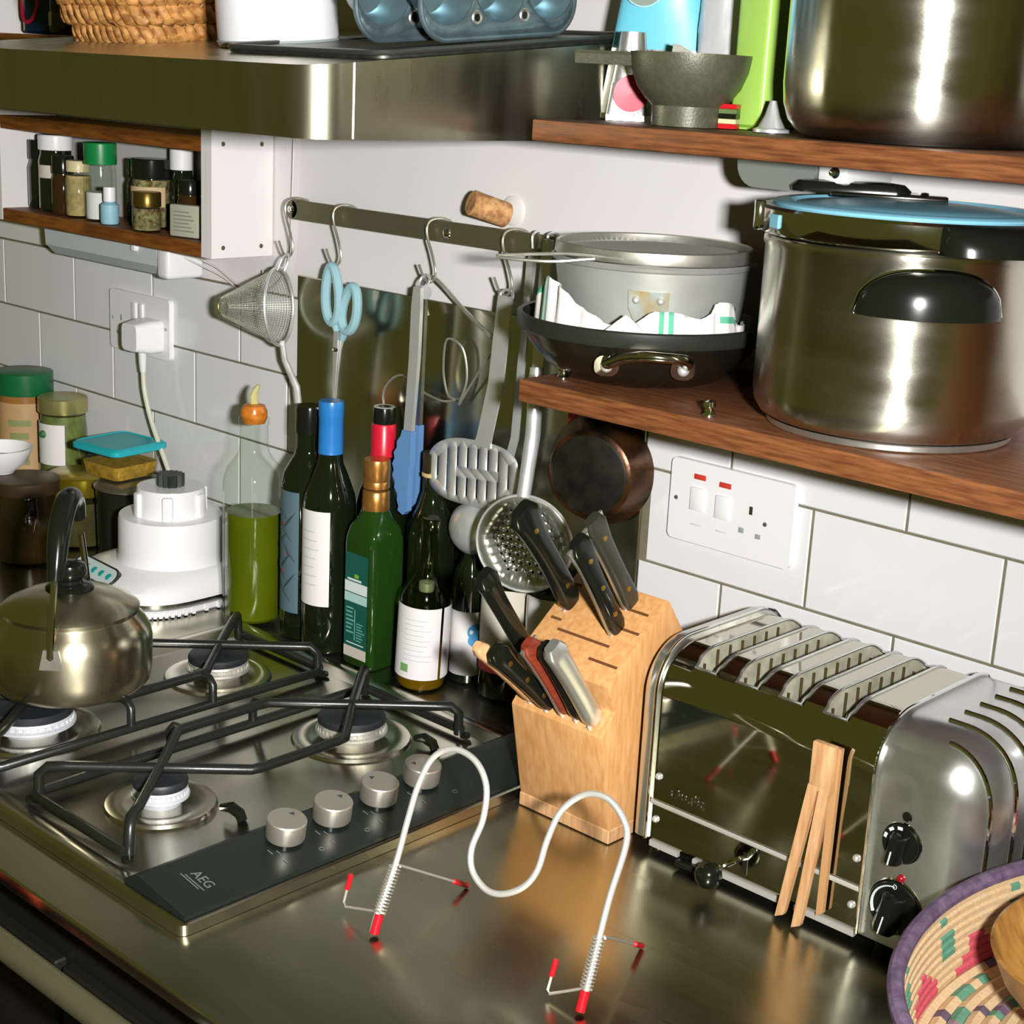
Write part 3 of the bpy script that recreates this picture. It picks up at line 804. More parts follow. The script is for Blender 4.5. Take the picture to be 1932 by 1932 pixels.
def sil_tip(cx, cy, nm):
    out = [(cx + 0.009, 1.186), (cx + 0.009, 1.150), (cx + 0.002, 1.146)]
    edge = []
    for k in range(13):
        t = k / 12
        edge.append((cx - 0.010 - 0.010 * math.sin(PI * min(1, t * 1.1)) + 0.0015 * math.cos(k * PI), 1.178 - t * 0.085))
    poly = [(cx - 0.006, 1.186)] + edge + [(cx - 0.010, 1.088), (cx - 0.001, 1.084), (cx + 0.006, 1.090), (cx + 0.007, 1.14)] + out[1:2] + out[:1]
    return B().prism(poly, cy - 0.004, cy + 0.004, axis='y')
sil_tip(1.0, -0.058, 0).build('silicone_tip', sil_blue, tg)
sil_tip(0.981, -0.027, 1).build('silicone_tip', sil_blue, tg)

# bent wire whisk
wh = thing('wire_whisk', 'coiled wire whisk hanging behind the tongs on the rail', 'whisk', (1.0, -0.02, 1.28))
pts = bez([(0.985, -0.018, 1.315), (0.977, -0.02, 1.335), (0.981, -0.024, 1.352), (0.996, -0.026, 1.3618), (1.012, -0.024, 1.355), (1.05, -0.018, 1.326), (1.093, -0.014, 1.30)], 8)
B().tube(pts, 0.0026, 8).build('handle', steel_sat, wh)
pts = bez([(1.095, -0.014, 1.30), (1.085, -0.014, 1.285), (1.06, -0.014, 1.25), (1.038, -0.014, 1.218)], 6)
B().tube(pts, 0.0015, 6).build('stem', steel_sat, wh)
pts = bez([(1.038, -0.014, 1.218), (1.048, -0.013, 1.25), (1.042, -0.016, 1.285), (1.02, -0.02, 1.292), (1.012, -0.016, 1.255), (1.018, -0.014, 1.228), (1.03, -0.014, 1.222), (1.005, -0.012, 1.217), (0.965, -0.012, 1.225), (0.945, -0.014, 1.237),
           (0.925, -0.016, 1.23), (0.912, -0.018, 1.21), (0.918, -0.018, 1.185), (0.93, -0.016, 1.17)], 8)
B().tube(pts, 0.0015, 6).build('coil', steel_sat, wh)

# slotted turner
tn = thing('slotted_turner', 'shiny steel slotted turner hanging from the rail', 'turner', (1.11, HY, 1.25))
TY = -0.052
strip([(1.1285, HY - 0.004, 1.358), (1.128, HY - 0.006, 1.33), (1.126, -0.046, 1.26), (1.118, TY, 1.20), (1.115, TY, 1.188)], [0.021, 0.022, 0.0225, 0.0225, 0.026], 0.0022).build('handle', steel_util, tn)
B().tube(bez([(1.119, HY - 0.004, 1.352), (1.119, HY - 0.001, 1.361), (1.128, HY, 1.3645), (1.137, HY - 0.001, 1.361), (1.137, HY - 0.004, 1.352)], 5), 0.0015, 6).build('hanging_eye', steel_util, tn)
# head with real slots
bm = bmesh.new()
hc = Vector((1.1005, 0, 1.1545))
out = []
for k in range(48):
    a = 2 * PI * k / 48
    ca, sa = math.cos(a), math.sin(a)
    out.append(bm.verts.new((hc.x + 0.0735 * (abs(ca) ** 0.72) * (1 if ca > 0 else -1), TY, hc.z + 0.0385 * (abs(sa) ** 0.8) * (1 if sa > 0 else -1) + 0.012 * ca * 0.6)))
ed = [bm.edges.new((out[i], out[(i + 1) % 48])) for i in range(48)]
def slot(x, z0, z1, w_=0.0017):
    q = [bm.verts.new(p) for p in ((x - w_, TY, z0 + 0.002), (x, TY, z0), (x + w_, TY, z0 + 0.002), (x + w_, TY, z1 - 0.002), (x, TY, z1), (x - w_, TY, z1 - 0.002))]
    return [bm.edges.new((q[i], q[(i + 1) % 6])) for i in range(6)]
for i in range(8):
    x = hc.x - 0.056 + i * 0.016
    dz = (x - hc.x) * 0.1
    if i in (0, 7):
        ed += slot(x, hc.z - 0.014 + dz, hc.z + 0.016 + dz)
    elif i == 1:
        ed += slot(x, hc.z - 0.026 + dz, hc.z + 0.027 + dz)
    else:
        ed += slot(x, hc.z + 0.004 + dz, hc.z + 0.030 + dz)
        ed += slot(x, hc.z - 0.030 + dz, hc.z - 0.005 + dz)
bmesh.ops.triangle_fill(bm, edges=ed, use_beauty=True)
bm.verts.index_update()
b = B().add([v.co.copy() for v in bm.verts], [[v.index for v in f.verts] for f in bm.faces])
bm.free()
ho = b.build('head', steel_util, tn, sharp=60)
md = ho.modifiers.new('t', 'SOLIDIFY'); md.thickness = 0.0018

# ladle behind
ld = thing('soup_ladle', 'round steel ladle bowl hanging behind the slotted turner', 'ladle', (1.09, -0.03, 1.1))
T = TR(1.094, -0.046, 1.089) @ RXm(PI / 2) @ RZ(0)
B().lathe([(0.0, 0.027), (0.012, 0.0255), (0.022, 0.021), (0.029, 0.013), (0.0315, 0.0), (0.0305, 0.0), (0.028, 0.012), (0.021, 0.0195), (0.011, 0.0235), (0.0, 0.025)], 32, TR(1.092, -0.034, 1.085) @ RXm(PI / 2)).build('bowl', steel_util, ld)
strip([(1.150, -0.026, 1.40), (1.147, -0.026, 1.33), (1.142, -0.028, 1.2), (1.118, -0.032, 1.10)], [0.010, 0.010, 0.011, 0.010], 0.0025).build('handle', steel_util, ld)
B().tube(bez([(1.146, -0.026, 1.398), (1.147, -0.014, 1.42), (1.150, -0.016, 1.429), (1.153, -0.028, 1.426), (1.153, -0.027, 1.412)], 5), 0.0015, 6).build('hook_end', steel_util, ld)

# skimmer
sk = thing('skimmer', 'perforated steel skimmer with long handle hanging below the shelf end', 'skimmer', (1.19, -0.05, 1.2))
SYk = -0.088
strip([(1.178, -0.030, 1.424), (1.180, -0.034, 1.40), (1.186, -0.044, 1.33), (1.193, -0.053, 1.27)], [0.014, 0.015, 0.016, 0.016], 0.0022).build('flat_handle', steel_util, sk)
B().tube([(1.192, -0.053, 1.29), (1.203, -0.066, 1.22), (1.214, SYk, 1.156)], [0.0078, 0.0085, 0.0075], 16).build('tube_handle', steel_util, sk)
B().tube(bez([(1.178, -0.030, 1.418), (1.177, -0.014, 1.42), (1.178, -0.017, 1.43), (1.178, -0.03, 1.429), (1.178, -0.031, 1.42)], 5), 0.002, 6).build('hook_end', steel_util, sk)
bm = bmesh.new()
R = 0.0535
T = TR(1.2185, SYk, 1.106) @ RZ(0.45) @ RXm(PI / 2)
nr = 13
# dished disc with holes, built from an n-gon fill then projected on a shallow bowl
ov = [bm.verts.new((R * math.cos(2 * PI * k / 64), R * math.sin(2 * PI * k / 64), 0)) for k in range(64)]
ed = [bm.edges.new((ov[i], ov[(i + 1) % 64])) for i in range(64)]
for i in range(-4, 5):
    for j in range(-4, 5):
        x, y = i * 0.0092 + (0.0046 if j % 2 else 0), j * 0.0084
        if math.hypot(x, y) < 0.039:
            q = [bm.verts.new((x + 0.0017 * math.cos(2 * PI * k / 8), y + 0.0017 * math.sin(2 * PI * k / 8), 0)) for k in range(8)]
            ed += [bm.edges.new((q[k], q[(k + 1) % 8])) for k in range(8)]
bmesh.ops.triangle_fill(bm, edges=ed, use_beauty=True)
bm.verts.index_update()
def dish(v):
    r2 = min(1, math.hypot(v.x, v.y) / R)
    return Vector((v.x, v.y, -0.012 + 0.012 * r2 ** 3))
b = B().add([dish(v.co) for v in bm.verts], [[v.index for v in f.verts] for f in bm.faces], T)
bm.free()
ho = b.build('perforated_bowl', mat('skimmer_steel', (0.46, 0.47, 0.42), 0.3, 0.85), sk, sharp=60)
md = ho.modifiers.new('t', 'SOLIDIFY'); md.thickness = 0.0012
B().tube([T @ Vector((R * math.cos(2 * PI * k / 48), R * math.sin(2 * PI * k / 48), 0)) for k in range(48)], 0.0016, 8, closed=True).build('rim', steel_util, sk)

# small iron pan hanging with its base to the room
ip = thing('small_iron_pan', 'small rusty brown iron pan hanging against the steel splashback', 'frying pan', (1.28, -0.03, 1.19))
T = TR(1.262, -0.018, 1.188) @ RZ(0.30) @ RXm(PI / 2)
B().lathe([(0.0, 0.0365), (0.044, 0.0365), (0.048, 0.034), (0.056, 0.014), (0.0610, 0.002), (0.0590, 0.002), (0.054, 0.014), (0.046, 0.031), (0.0, 0.032)], 56, T).build('pan_body', rust_iron, ip)
B().lathe([(0.0, 0.0375), (0.041, 0.0373), (0.0430, 0.0366)], 40, T).build('sooty_base', soot, ip)
B().rbox(-0.012, 0.012, 0.054, 0.112, -0.002, 0.010, 0.002, 2, TR(1.262, -0.022, 1.188) @ RZ(0.30) @ RXm(PI / 2) @ RZ(0.12)).build('handle', mat('dark_iron', (0.03, 0.03, 0.018), 0.4, 0.4), ip)
rs = B().rbox(1.203, 1.222, -0.012, -0.006, 1.205, 1.298, 0.0025, 2).build('pot_holder', mat('coral_red', rgb(214, 66, 58), 0.6))
tag(rs, 'coral red strip pot holder hanging behind the small iron pan', 'pot holder')

# cork stuck above the rail, on its disc
ck = thing('cork_knob', 'wine cork on a white round disc stuck to the wall above the rail', 'cork', (1.09, -0.01, 1.445))
B().lathe([(0.0, 0.0), (0.0165, 0.0), (0.0165, 0.002), (0.014, 0.0035), (0.0, 0.0035)], 32, TR(1.095, 0.002, 1.446) @ RXm(PI / 2)).build('disc', mat('clear_white_disc', rgb(224, 222, 218), 0.3), ck)
T = frame((1.092, -0.001, 1.444), (0, 0, 1), (1, 0.0, 0))
d = Vector((-0.36, -0.88, 0.30)).normalized()
M_ = frame((1.089, -0.002, 1.440), d.orthogonal(), d.cross(d.orthogonal()))
if (M_.to_3x3() @ Vector((0, 0, 1))).dot(d) < 0:
    M_ = M_ @ RXm(PI)
B().lathe([(0.0, 0.0), (0.0130, 0.0), (0.0140, 0.001), (0.0142, 0.045), (0.0128, 0.0465), (0.0, 0.0465)], 28, M_).build('cork', cork_m, ck)

# ================================================================== GAS HOB
hb = thing('gas_hob', 'four burner stainless steel gas hob with black control panel', 'hob', (1.07, -0.385, WT))
HX0, HX1, HYf, HYb = 0.79, 1.353, -0.628, -0.138
# raised tray: rim + sunken pan
b = B()
def ring(x0, x1, y0, y1, r, z): return [(x, y, z) for x, y in rrect(x0, x1, y0, y1, r, 5)]
b.loft([ring(HX0, HX1, HYf, HYb, 0.008, WT + 0.0005), ring(HX0, HX1, HYf, HYb, 0.008, WT + 0.010), ring(HX0 + 0.003, HX1 - 0.003, HYf + 0.003, HYb - 0.003, 0.008, WT + 0.012),
        ring(HX0 + 0.016, HX1 - 0.016, HYf + 0.016, HYb - 0.016, 0.012, WT + 0.012), ring(HX0 + 0.026, HX1 - 0.026, HYf + 0.026, HYb - 0.026, 0.012, WT + 0.006)])
b.build('tray', steel_hob, hb)
# control panel: low wedge along the right side
pl = B()
pl.loft([[(1.262, y, WT + 0.0125), (1.350, y, WT + 0.0125), (1.350, y, WT + 0.0165), (1.290, y, WT + 0.026), (1.282, y, WT + 0.027), (1.262, y, WT + 0.016)] for y in (-0.622, -0.615, -0.155, -0.148)])
pn = pl.build('control_panel', panel_blk, hb, sharp=20)
PSL = math.atan2(0.0095, 0.06)
def panel_z(x): return WT + 0.0165 + (1.350 - x) * 0.0095 / 0.06
KN = []
for i, (x, y) in enumerate(((1.306, -0.483), (1.305, -0.428), (1.303, -0.369), (1.301, -0.311))):
    z = panel_z(x) - 0.001
    T = TR(x, y, z) @ RYm(PSL)
    k = B().lathe([(0.0, 0.004), (0.0176, 0.004), (0.0180, 0.005), (0.0180, 0.0215), (0.0172, 0.0225), (0.0, 0.0225)], 36, T).build('knob', alu_knob, hb)
    B().lathe([(0.0, 0.0), (0.0165, 0.0), (0.0165, 0.0045)], 28, T).build('knob_collar', black_pl, k)
    a = (0.4, 0.2, 1.9, 2.6)[i]
    B().prism([(-0.003, 0.008), (0.003, 0.008), (0.0, 0.0125)], 0.0225, 0.0228, T=T @ RZ(a)).build('pointer', ink_d, k)
    B().lathe([(0.0, 0.0006), (0.0011, 0.0006)], 10, TR(x - 0.018, y + 0.016, panel_z(x - 0.014)) ).build('dot_mark', ink_w, pn)
    T2 = TR(x + 0.010, y - 0.024, panel_z(x + 0.010) + 0.0003) @ RYm(PSL)
    for q, (dx, dy, w_, h_) in enumerate(((0, 0, .0035, .0004), (0.004, 0.006, .003, .0004), (0.018, 0.003, .003, .0004))):
        B().box(dx - w_, dx + w_, dy - h_, dy + h_, 0, 0.0002, T2).build('scale_mark', mat('panel_mark', rgb(112, 126, 118), 0.6), pn)
    T3 = TR(x + 0.030, y + 0.018, panel_z(x + 0.030) + 0.0003) @ RYm(PSL)
    B().tube([T3 @ Vector((0.0024 * math.cos(2 * PI * k2 / 12), 0.0024 * math.sin(2 * PI * k2 / 12), 0)) for k2 in range(12)], 0.0003, 5, closed=True).build('burner_mark', mat('panel_mark', rgb(112, 126, 118), 0.6), pn)
MT = frame((1.317, -0.580, panel_z(1.317) + 0.0004), (1, 0, -math.tan(PSL)), (0, 1, 0))
text('maker_mark', 'AEG', 0.0135, MT, mat('panel_print', rgb(104, 116, 106), 0.5), pn)
for dy, w0, w1 in ((-0.0082, -0.014, 0.013), (-0.0108, -0.017, 0.009)):
    B().box(w0, w1, dy - 0.0005, dy + 0.0005, 0, 0.0002, MT).build('maker_mark_line', mat('panel_print', rgb(150, 162, 152), 0.5), pn)
# burners
BC = ((1.147, -0.505, 0.026, 1), (1.147, -0.265, 0.036, 0), (0.915, -0.266, 0.034, 0), (0.915, -0.505, 0.043, 1))
for bx, by, br, wht in BC:
    T = TR(bx, by, WT + 0.006)
    w_ = B().lathe([(br + 0.028, 0.0), (br + 0.026, 0.003), (br + 0.014, 0.0045), (br + 0.008, 0.002), (0, 0.002)], 40, T).build('burner', steel_hob, hb)
    B().lathe([(br * 0.75, 0.002), (br * 0.8, 0.008), (br * 1.06, 0.010), (br * 1.06, 0.0125), (br * 0.94, 0.0135), (br * 0.94, 0.0165), (br * 1.0, 0.018), (br * 0.98, 0.021), (0, 0.021)], 40, T).build('flame_ring', (burner_ring if not wht else mat('white_alloy', rgb(206, 208, 212), 0.45, 0.3)), w_)
    tb = B()
    for k in range(36):
        a = 2 * PI * k / 36
        tb.box(br * 0.93, br * 1.0, -0.0009, 0.0009, 0.0132, 0.018, T @ RZ(a))
    tb.build('flame_teeth', burner_ring if not wht else mat('white_alloy', rgb(206, 208, 212), 0.45, 0.3), w_, smooth=False)
    B().lathe([(br * 0.98, 0.0205), (br * 1.0, 0.0215), (br * 1.0, 0.0262), (br * 0.95, 0.0285), (0, 0.0292)], 40, T).build('burner_cap', burner_cap, w_)
    B().cyl((bx - br - 0.004, by + 0.012, WT + 0.007), (bx - br - 0.004, by + 0.012, WT + 0.022), 0.002, 10).build('igniter', white_pl2, w_)
for y in (-0.472, -0.222):
    B().tube([(1.203, y - 0.004, WT + 0.014), (1.213, y, WT + 0.0165), (1.224, y + 0.002, WT + 0.013), (1.228, y + 0.002, WT + 0.007)], [0.0035, 0.0055, 0.0055, 0.005], 10).build('support_stop', black_pl, hb)
# pan supports
def pan_support(label, cx):
    t = thing('pan_support', label, 'pan support', (cx, -0.385, WT + 0.01), 'cast iron pan supports on the hob')
    g_ = 0.944
    L_, R_ = cx - 0.062, cx + 0.062
    y1, y2 = -0.505, -0.265
    def path(sgn):
        a, c = (R_, L_) if sgn > 0 else (L_, R_)
        o1 = 0.013 * sgn
        P = [(a + o1, y2 + 0.085, 0.912), (a + o1, y2 + 0.084, 0.936), (a + o1 * 0.5, y2 + 0.078, g_), (a - 0.004 * sgn, y2 + 0.064, g_), (cx, y2, g_ + (0.0006 if sgn > 0 else -0.0006)), (c + 0.002 * sgn, y2 - 0.062, g_), (c, y2 - 0.075, g_),
             (c, y1 + 0.075, g_), (c + 0.002 * sgn, y1 + 0.062, g_), (cx, y1, g_ + (0.0006 if sgn > 0 else -0.0006)), (a - 0.004 * sgn, y1 - 0.064, g_), (a + o1 * 0.5, y1 - 0.078, g_), (a + o1, y1 - 0.084, 0.936), (a + o1, y1 - 0.085, 0.912)]
        return P
    for s_ in (1, -1):
        B().tube(path(s_), 0.0052, 8).build('bar', enamel, t, sharp=50)
    xo, xi = (R_ + 0.013, L_ - 0.019) if cx > 1.0 else (L_ - 0.013, R_ + 0.019)
    B().tube([(xo, y2 + 0.090, 0.9155), (xi + (0.008 if cx > 1.0 else -0.008), y2 + 0.090, 0.9155), (xi, y2 + 0.082, 0.9155), (xi, y1 - 0.082, 0.9155), (xi + (0.008 if cx > 1.0 else -0.008), y1 - 0.090, 0.9155), (xo, y1 - 0.090, 0.9155)], 0.0052, 8).build('base_frame', enamel, t, sharp=50)
    for y in (y1 + 0.068, y2 - 0.068):
        B().tube([(xi, y, 0.916), (xi, y, 0.937), (xi + (0.006 if cx > 1.0 else -0.006), y, g_ - 0.001), (xi + (0.02 if cx > 1.0 else -0.02), y, g_)], 0.0046, 8).build('prong', enamel, t, sharp=50)
    for x in (L_ - 0.018, R_ + 0.018):
        for y in (y1 - 0.09, y2 + 0.09):
            B().cyl((x, y, 0.9125), (x, y, 0.9085), 0.0055, 10).build('foot', black_pl, t)
pan_support('black cast iron pan support over the burners next to the knobs', 1.147)
pan_support('black cast iron pan support under the kettle', 0.915)

# ================================================================== KETTLE
kt = thing('kettle', 'old stainless steel stove kettle with black handle grip on the hob', 'kettle', (0.925, -0.462, 0.9499))
kp = [(0.0, 0.0), (0.068, 0.0), (0.076, 0.003), (0.0815, 0.010), (0.0835, 0.024), (0.0835, 0.054), (0.0815, 0.064), (0.076, 0.073), (0.070, 0.080), (0.068, 0.084)]
B().lathe(kp, 64).build('body', kettle_m, kt, local=True)
ld = B().lathe([(0.0685, 0.081), (0.0705, 0.083), (0.0708, 0.087), (0.067, 0.0905), (0.05, 0.099), (0.03, 0.1055), (0.012, 0.108), (0, 0.1085)], 64).build('lid', kettle_m, kt, local=True)
B().lathe([(0.0235, 0.1055), (0.0250, 0.1075), (0.0225, 0.1105), (0.0145, 0.1130), (0.0130, 0.116), (0.0170, 0.121), (0.0180, 0.126), (0.0160, 0.1325), (0.009, 0.1355), (0, 0.136)], 32).build('knob', black_pl, ld, local=True)
az = math.radians(-45)
def kpt(s_, z, side=0.0): return (s_ * math.cos(az) - side * math.sin(az), s_ * math.sin(az) + side * math.cos(az), z)
for sg in (1, -1):
    hs = B()
    hs.tube([kpt(sg * 0.0865, 0.060), kpt(sg * 0.081, 0.082), kpt(sg * 0.069, 0.115), kpt(sg * 0.054, 0.150)], 0.0036, 10)
    hs.build('strap', steel_pol, kt, local=True)
    T = RZ(az if sg > 0 else az + PI)
    B().prism([(-0.012, 0.047), (0.012, 0.047), (0.0075, 0.068), (-0.0075, 0.068)], 0.0815, 0.0848, axis='x', T=T).build('lug', steel_sat, kt, local=True)
    B().ball((0.0855, 0, 0.060), 0.0028, 12, T=T).build('rivet', chrome, kt, local=True)
gp = bez([kpt(0.058, 0.132), kpt(0.050, 0.152), kpt(0.036, 0.178), kpt(0.014, 0.196), kpt(-0.012, 0.200), kpt(-0.034, 0.190), kpt(-0.046, 0.170)], 6)
gr = [0.0075 + 0.0045 * math.sin(PI * i / (len(gp) - 1)) for i in range(len(gp))]
B().tube(gp, gr, 14).build('grip', black_pl, kt, local=True)
sa = math.radians(-121)
B().tube([(0.06 * math.cos(sa), 0.06 * math.sin(sa), 0.035), (0.09 * math.cos(sa), 0.09 * math.sin(sa), 0.052), (0.112 * math.cos(sa), 0.112 * math.sin(sa), 0.08)], [0.02, 0.014, 0.009], 16).build('spout', kettle_m, kt, local=True)

# ================================================================== BOTTLES BEHIND THE HOB
VA = -0.70       # azimuth from the bottles towards the viewer
def bottle(name, label, x, y, prof, m, rot=None, z=WT, seg=40):
    t = thing(name, label, 'bottle', (x, y, z + 0.0006), 'bottles behind the hob', rot=rot)
    B().lathe(prof, seg).build('glass', m, t, local=True)
    return t
def ring_part(t, nm, prof, m, a0=0.0, a1=2 * PI, seg=36):
    return B().lathe(prof, seg, None, a0, a1).build(nm, m, t, local=True)
def print_lines(t, r, z0, dz, n_, a0, a1, m, h=0.0012):
    for k in range(n_):
        e = a1 - (a1 - a0) * rnd(0.0, 0.35)
        B().lathe([(r, z0 - k * dz), (r, z0 - k * dz - h)], 10, None, a0, e).build('print_line', m, t, local=True)
# 1 clear oil bottle
t = bottle('oil_bottle', 'clear glass bottle half full of green olive oil with cork pourer', 0.7747, -0.1075,
           [(0, 0.0), (0.034, 0.0), (0.0378, 0.004), (0.0384, 0.012), (0.0384, 0.178), (0.0375, 0.190), (0.033, 0.203), (0.024, 0.214), (0.0195, 0.222), (0.018, 0.232), (0.0175, 0.256), (0.0190, 0.258), (0.0190, 0.2655), (0.0175, 0.267)], clear_g)
B().lathe([(0, 0.006), (0.031, 0.006), (0.0345, 0.010), (0.0350, 0.015), (0.0350, 0.146), (0, 0.146)], 36).build('oil', oil_m, t, local=True)
B().lathe([(0, 0.258), (0.0135, 0.259), (0.0165, 0.266), (0.0165, 0.274), (0.0135, 0.281), (0.006, 0.2835), (0, 0.284)], 24).build('stopper', orange_cork, t, local=True)
B().tube([(0.0, 0, 0.282), (-0.001, 0, 0.292), (0.001, 0.001, 0.300), (0.006, 0.002, 0.307)], [0.0062, 0.0056, 0.004, 0.0022], 10).build('pourer', horn, t, local=True)
# 2 black oil bottle with slate label
t = bottle('dark_oil_bottle', 'black glass bottle with slate blue botanical label', 0.8539, -0.0851,
           [(0, 0), (0.030, 0), (0.0327, 0.003), (0.0327, 0.196), (0.030, 0.210), (0.022, 0.224), (0.0165, 0.234), (0.0155, 0.242), (0.0155, 0.264), (0, 0.264)], dark_glass)
ring_part(t, 'cap', [(0.0155, 0.258), (0.0166, 0.2585), (0.0166, 0.289), (0.0155, 0.2925), (0, 0.2925)], black_pl)
lb = ring_part(t, 'paper_label', [(0.0332, 0.036), (0.0332, 0.190)], paper_b, VA - 1.75, VA - 0.32)
for k in range(9):
    zc = 0.062 + k * 0.013
    a = VA - 0.95 + 0.22 * math.sin(k * 2.1)
    B().tube([(0.0335 * math.cos(a + q * 0.10), 0.0335 * math.sin(a + q * 0.10), zc + q * 0.004 * (1 if k % 2 else -1)) for q in range(-3, 4)], [0.0003, 0.0008, 0.0013, 0.0016, 0.0013, 0.0008, 0.0003], 6).build('leaf_print', mat('leaf_ink', rgb(44, 66, 62), 0.7), t, local=True)
for k, (zc, da) in enumerate(((0.148, -0.2), (0.112, 0.1), (0.088, -0.25))):
    a = VA - 0.85 + da
    B().ball((0.0333 * math.cos(a), 0.0333 * math.sin(a), zc), 0.0022, 10, 0.9).build('berry_print', mat('berry_ink', rgb(110, 30, 34), 0.7), t, local=True)
# 3 wine bottle, blue cap
t = bottle('wine_bottle', 'dark wine bottle with bright blue capsule and white label', 0.9077, -0.0962,
           [(0, 0), (0.029, 0), (0.032, 0.003), (0.032, 0.182), (0.030, 0.196), (0.0225, 0.216), (0.0155, 0.234), (0.0140, 0.248), (0.0140, 0.30), (0, 0.30)], dark_glass)
ring_part(t, 'capsule', [(0.0150, 0.2455), (0.0154, 0.246), (0.0150, 0.249), (0.0149, 0.289), (0.0153, 0.290), (0.0153, 0.306), (0.0146, 0.309), (0, 0.309)], blue_cap)
ring_part(t, 'paper_label', [(0.0325, 0.062), (0.0325, 0.180)], paper, VA - 1.75, VA + 0.02)
print_lines(t, 0.0328, 0.155, 0.011, 7, VA - 1.15, VA - 0.35, mat('faint_ink', rgb(188, 190, 190), 0.8))
# 4 red capsule bottle
t = bottle('red_capsule_bottle', 'dark bottle with red capsule and black stopper ring', 0.9415, -0.0425,
           [(0, 0), (0.028, 0), (0.031, 0.003), (0.031, 0.184), (0.028, 0.198), (0.021, 0.217), (0.0155, 0.235), (0.014, 0.25), (0.013, 0.30), (0, 0.30)], dark_glass)
ring_part(t, 'capsule', [(0.0156, 0.242), (0.0158, 0.243), (0.0150, 0.2465), (0.0148, 0.280), (0.0138, 0.2815)], red_cap)
ring_part(t, 'stopper', [(0.0136, 0.280), (0.0136, 0.2995), (0.0128, 0.3015), (0, 0.3015)], black_pl)
ring_part(t, 'silver_ring', [(0.0078, 0.3018), (0.0126, 0.3020), (0.0132, 0.3012)], steel_util)
# 5 square green oil bottle
t = bottle('square_oil_bottle', 'square green glass oil bottle with copper cap and teal label', 0.9835, -0.0905, [(0.0155, 0.196), (0.0150, 0.2), (0.0150, 0.206)], green_glass)
hw = 0.0262
b = B()
def sq(k, z, r=0.007): return [(x, y, z) for x, y in rrect(-hw * k, hw * k, -hw * k, hw * k, r * k, 4)]
b.loft([sq(0.9, 0.0), sq(1.0, 0.004), sq(1.0, 0.150), sq(0.97, 0.160), sq(0.86, 0.172), sq(0.70, 0.184, 0.02), sq(0.58, 0.196, 0.026), sq(0.57, 0.206, 0.026)])
b.build('square_body', green_glass, t, local=True)
ring_part(t, 'neck_band', [(0.0163, 0.192), (0.0166, 0.193), (0.0160, 0.214), (0.0150, 0.2155)], gold_cap)
ring_part(t, 'cap', [(0.0150, 0.218), (0.0160, 0.219), (0.0160, 0.226), (0.0156, 0.227), (0.0160, 0.228), (0.0160, 0.249), (0.0152, 0.2525), (0, 0.2525)], gold_cap)
fy = -hw - 0.0004
def flat(nm, x0, x1, z0, z1, m, y=fy, d=0.0003):
    return B().box(x0, x1, y - d, y, z0, z1).build(nm, m, t, local=True, smooth=False)
flat('paper_label', -0.0205, 0.0185, 0.012, 0.141, paper_g)
flat('white_band', -0.0205, 0.0185, 0.092, 0.106, ink_w, fy - 0.0003)
flat('pale_band', -0.0205, 0.0185, 0.081, 0.093, pale_g, fy - 0.0003)
flat('bottom_strip', -0.0205, 0.0185, 0.012, 0.025, paper_c, fy - 0.0003)
flat('lime_spot', -0.004, 0.003, 0.1115, 0.116, mat('lime_ink', rgb(120, 170, 40), 0.6), fy - 0.0003)
for k in range(7):
    flat('print_line', -0.017, -0.005 + rnd(-.004, .002), 0.072 - k * 0.005, 0.0738 - k * 0.005, mat('mint_ink', rgb(110, 170, 158), 0.7), fy - 0.0003)
    flat('print_line', 0.001, 0.012 + rnd(-.004, .003), 0.055 - k * 0.0035, 0.0562 - k * 0.0035, mat('mint_ink', rgb(110, 170, 158), 0.7), fy - 0.0003)
flat('print_rule', -0.0025, -0.0015, 0.034, 0.072, mat('mint_ink', rgb(110, 170, 158), 0.7), fy - 0.0003)
flat('print_rule', -0.016, 0.014, 0.029, 0.0302, ink_w, fy - 0.0003)
flat('title_line', -0.016, 0.008, 0.1075, 0.1100, ink_w, fy - 0.0003)
# 6 slim dark bottle behind
t = bottle('slim_dark_bottle', 'slim dark bottle with black cap and cream neck ring behind the turner', 1.0274, -0.0405,
           [(0, 0), (0.026, 0), (0.0288, 0.003), (0.0288, 0.165), (0.026, 0.180), (0.018, 0.198), (0.0128, 0.215), (0.012, 0.243), (0, 0.243)], dark_glass)
ring_part(t, 'cap', [(0.012, 0.2395), (0.0135, 0.24), (0.0135, 0.261), (0.0128, 0.2625), (0, 0.2625)], mat('olive_black_cap', rgb(40, 38, 18), 0.35))
ring_part(t, 'neck_ring', [(0.0132, 0.2335), (0.0142, 0.2345), (0.0142, 0.2375), (0.0132, 0.2385)], mat('cream_ring', rgb(200, 176, 120), 0.5))
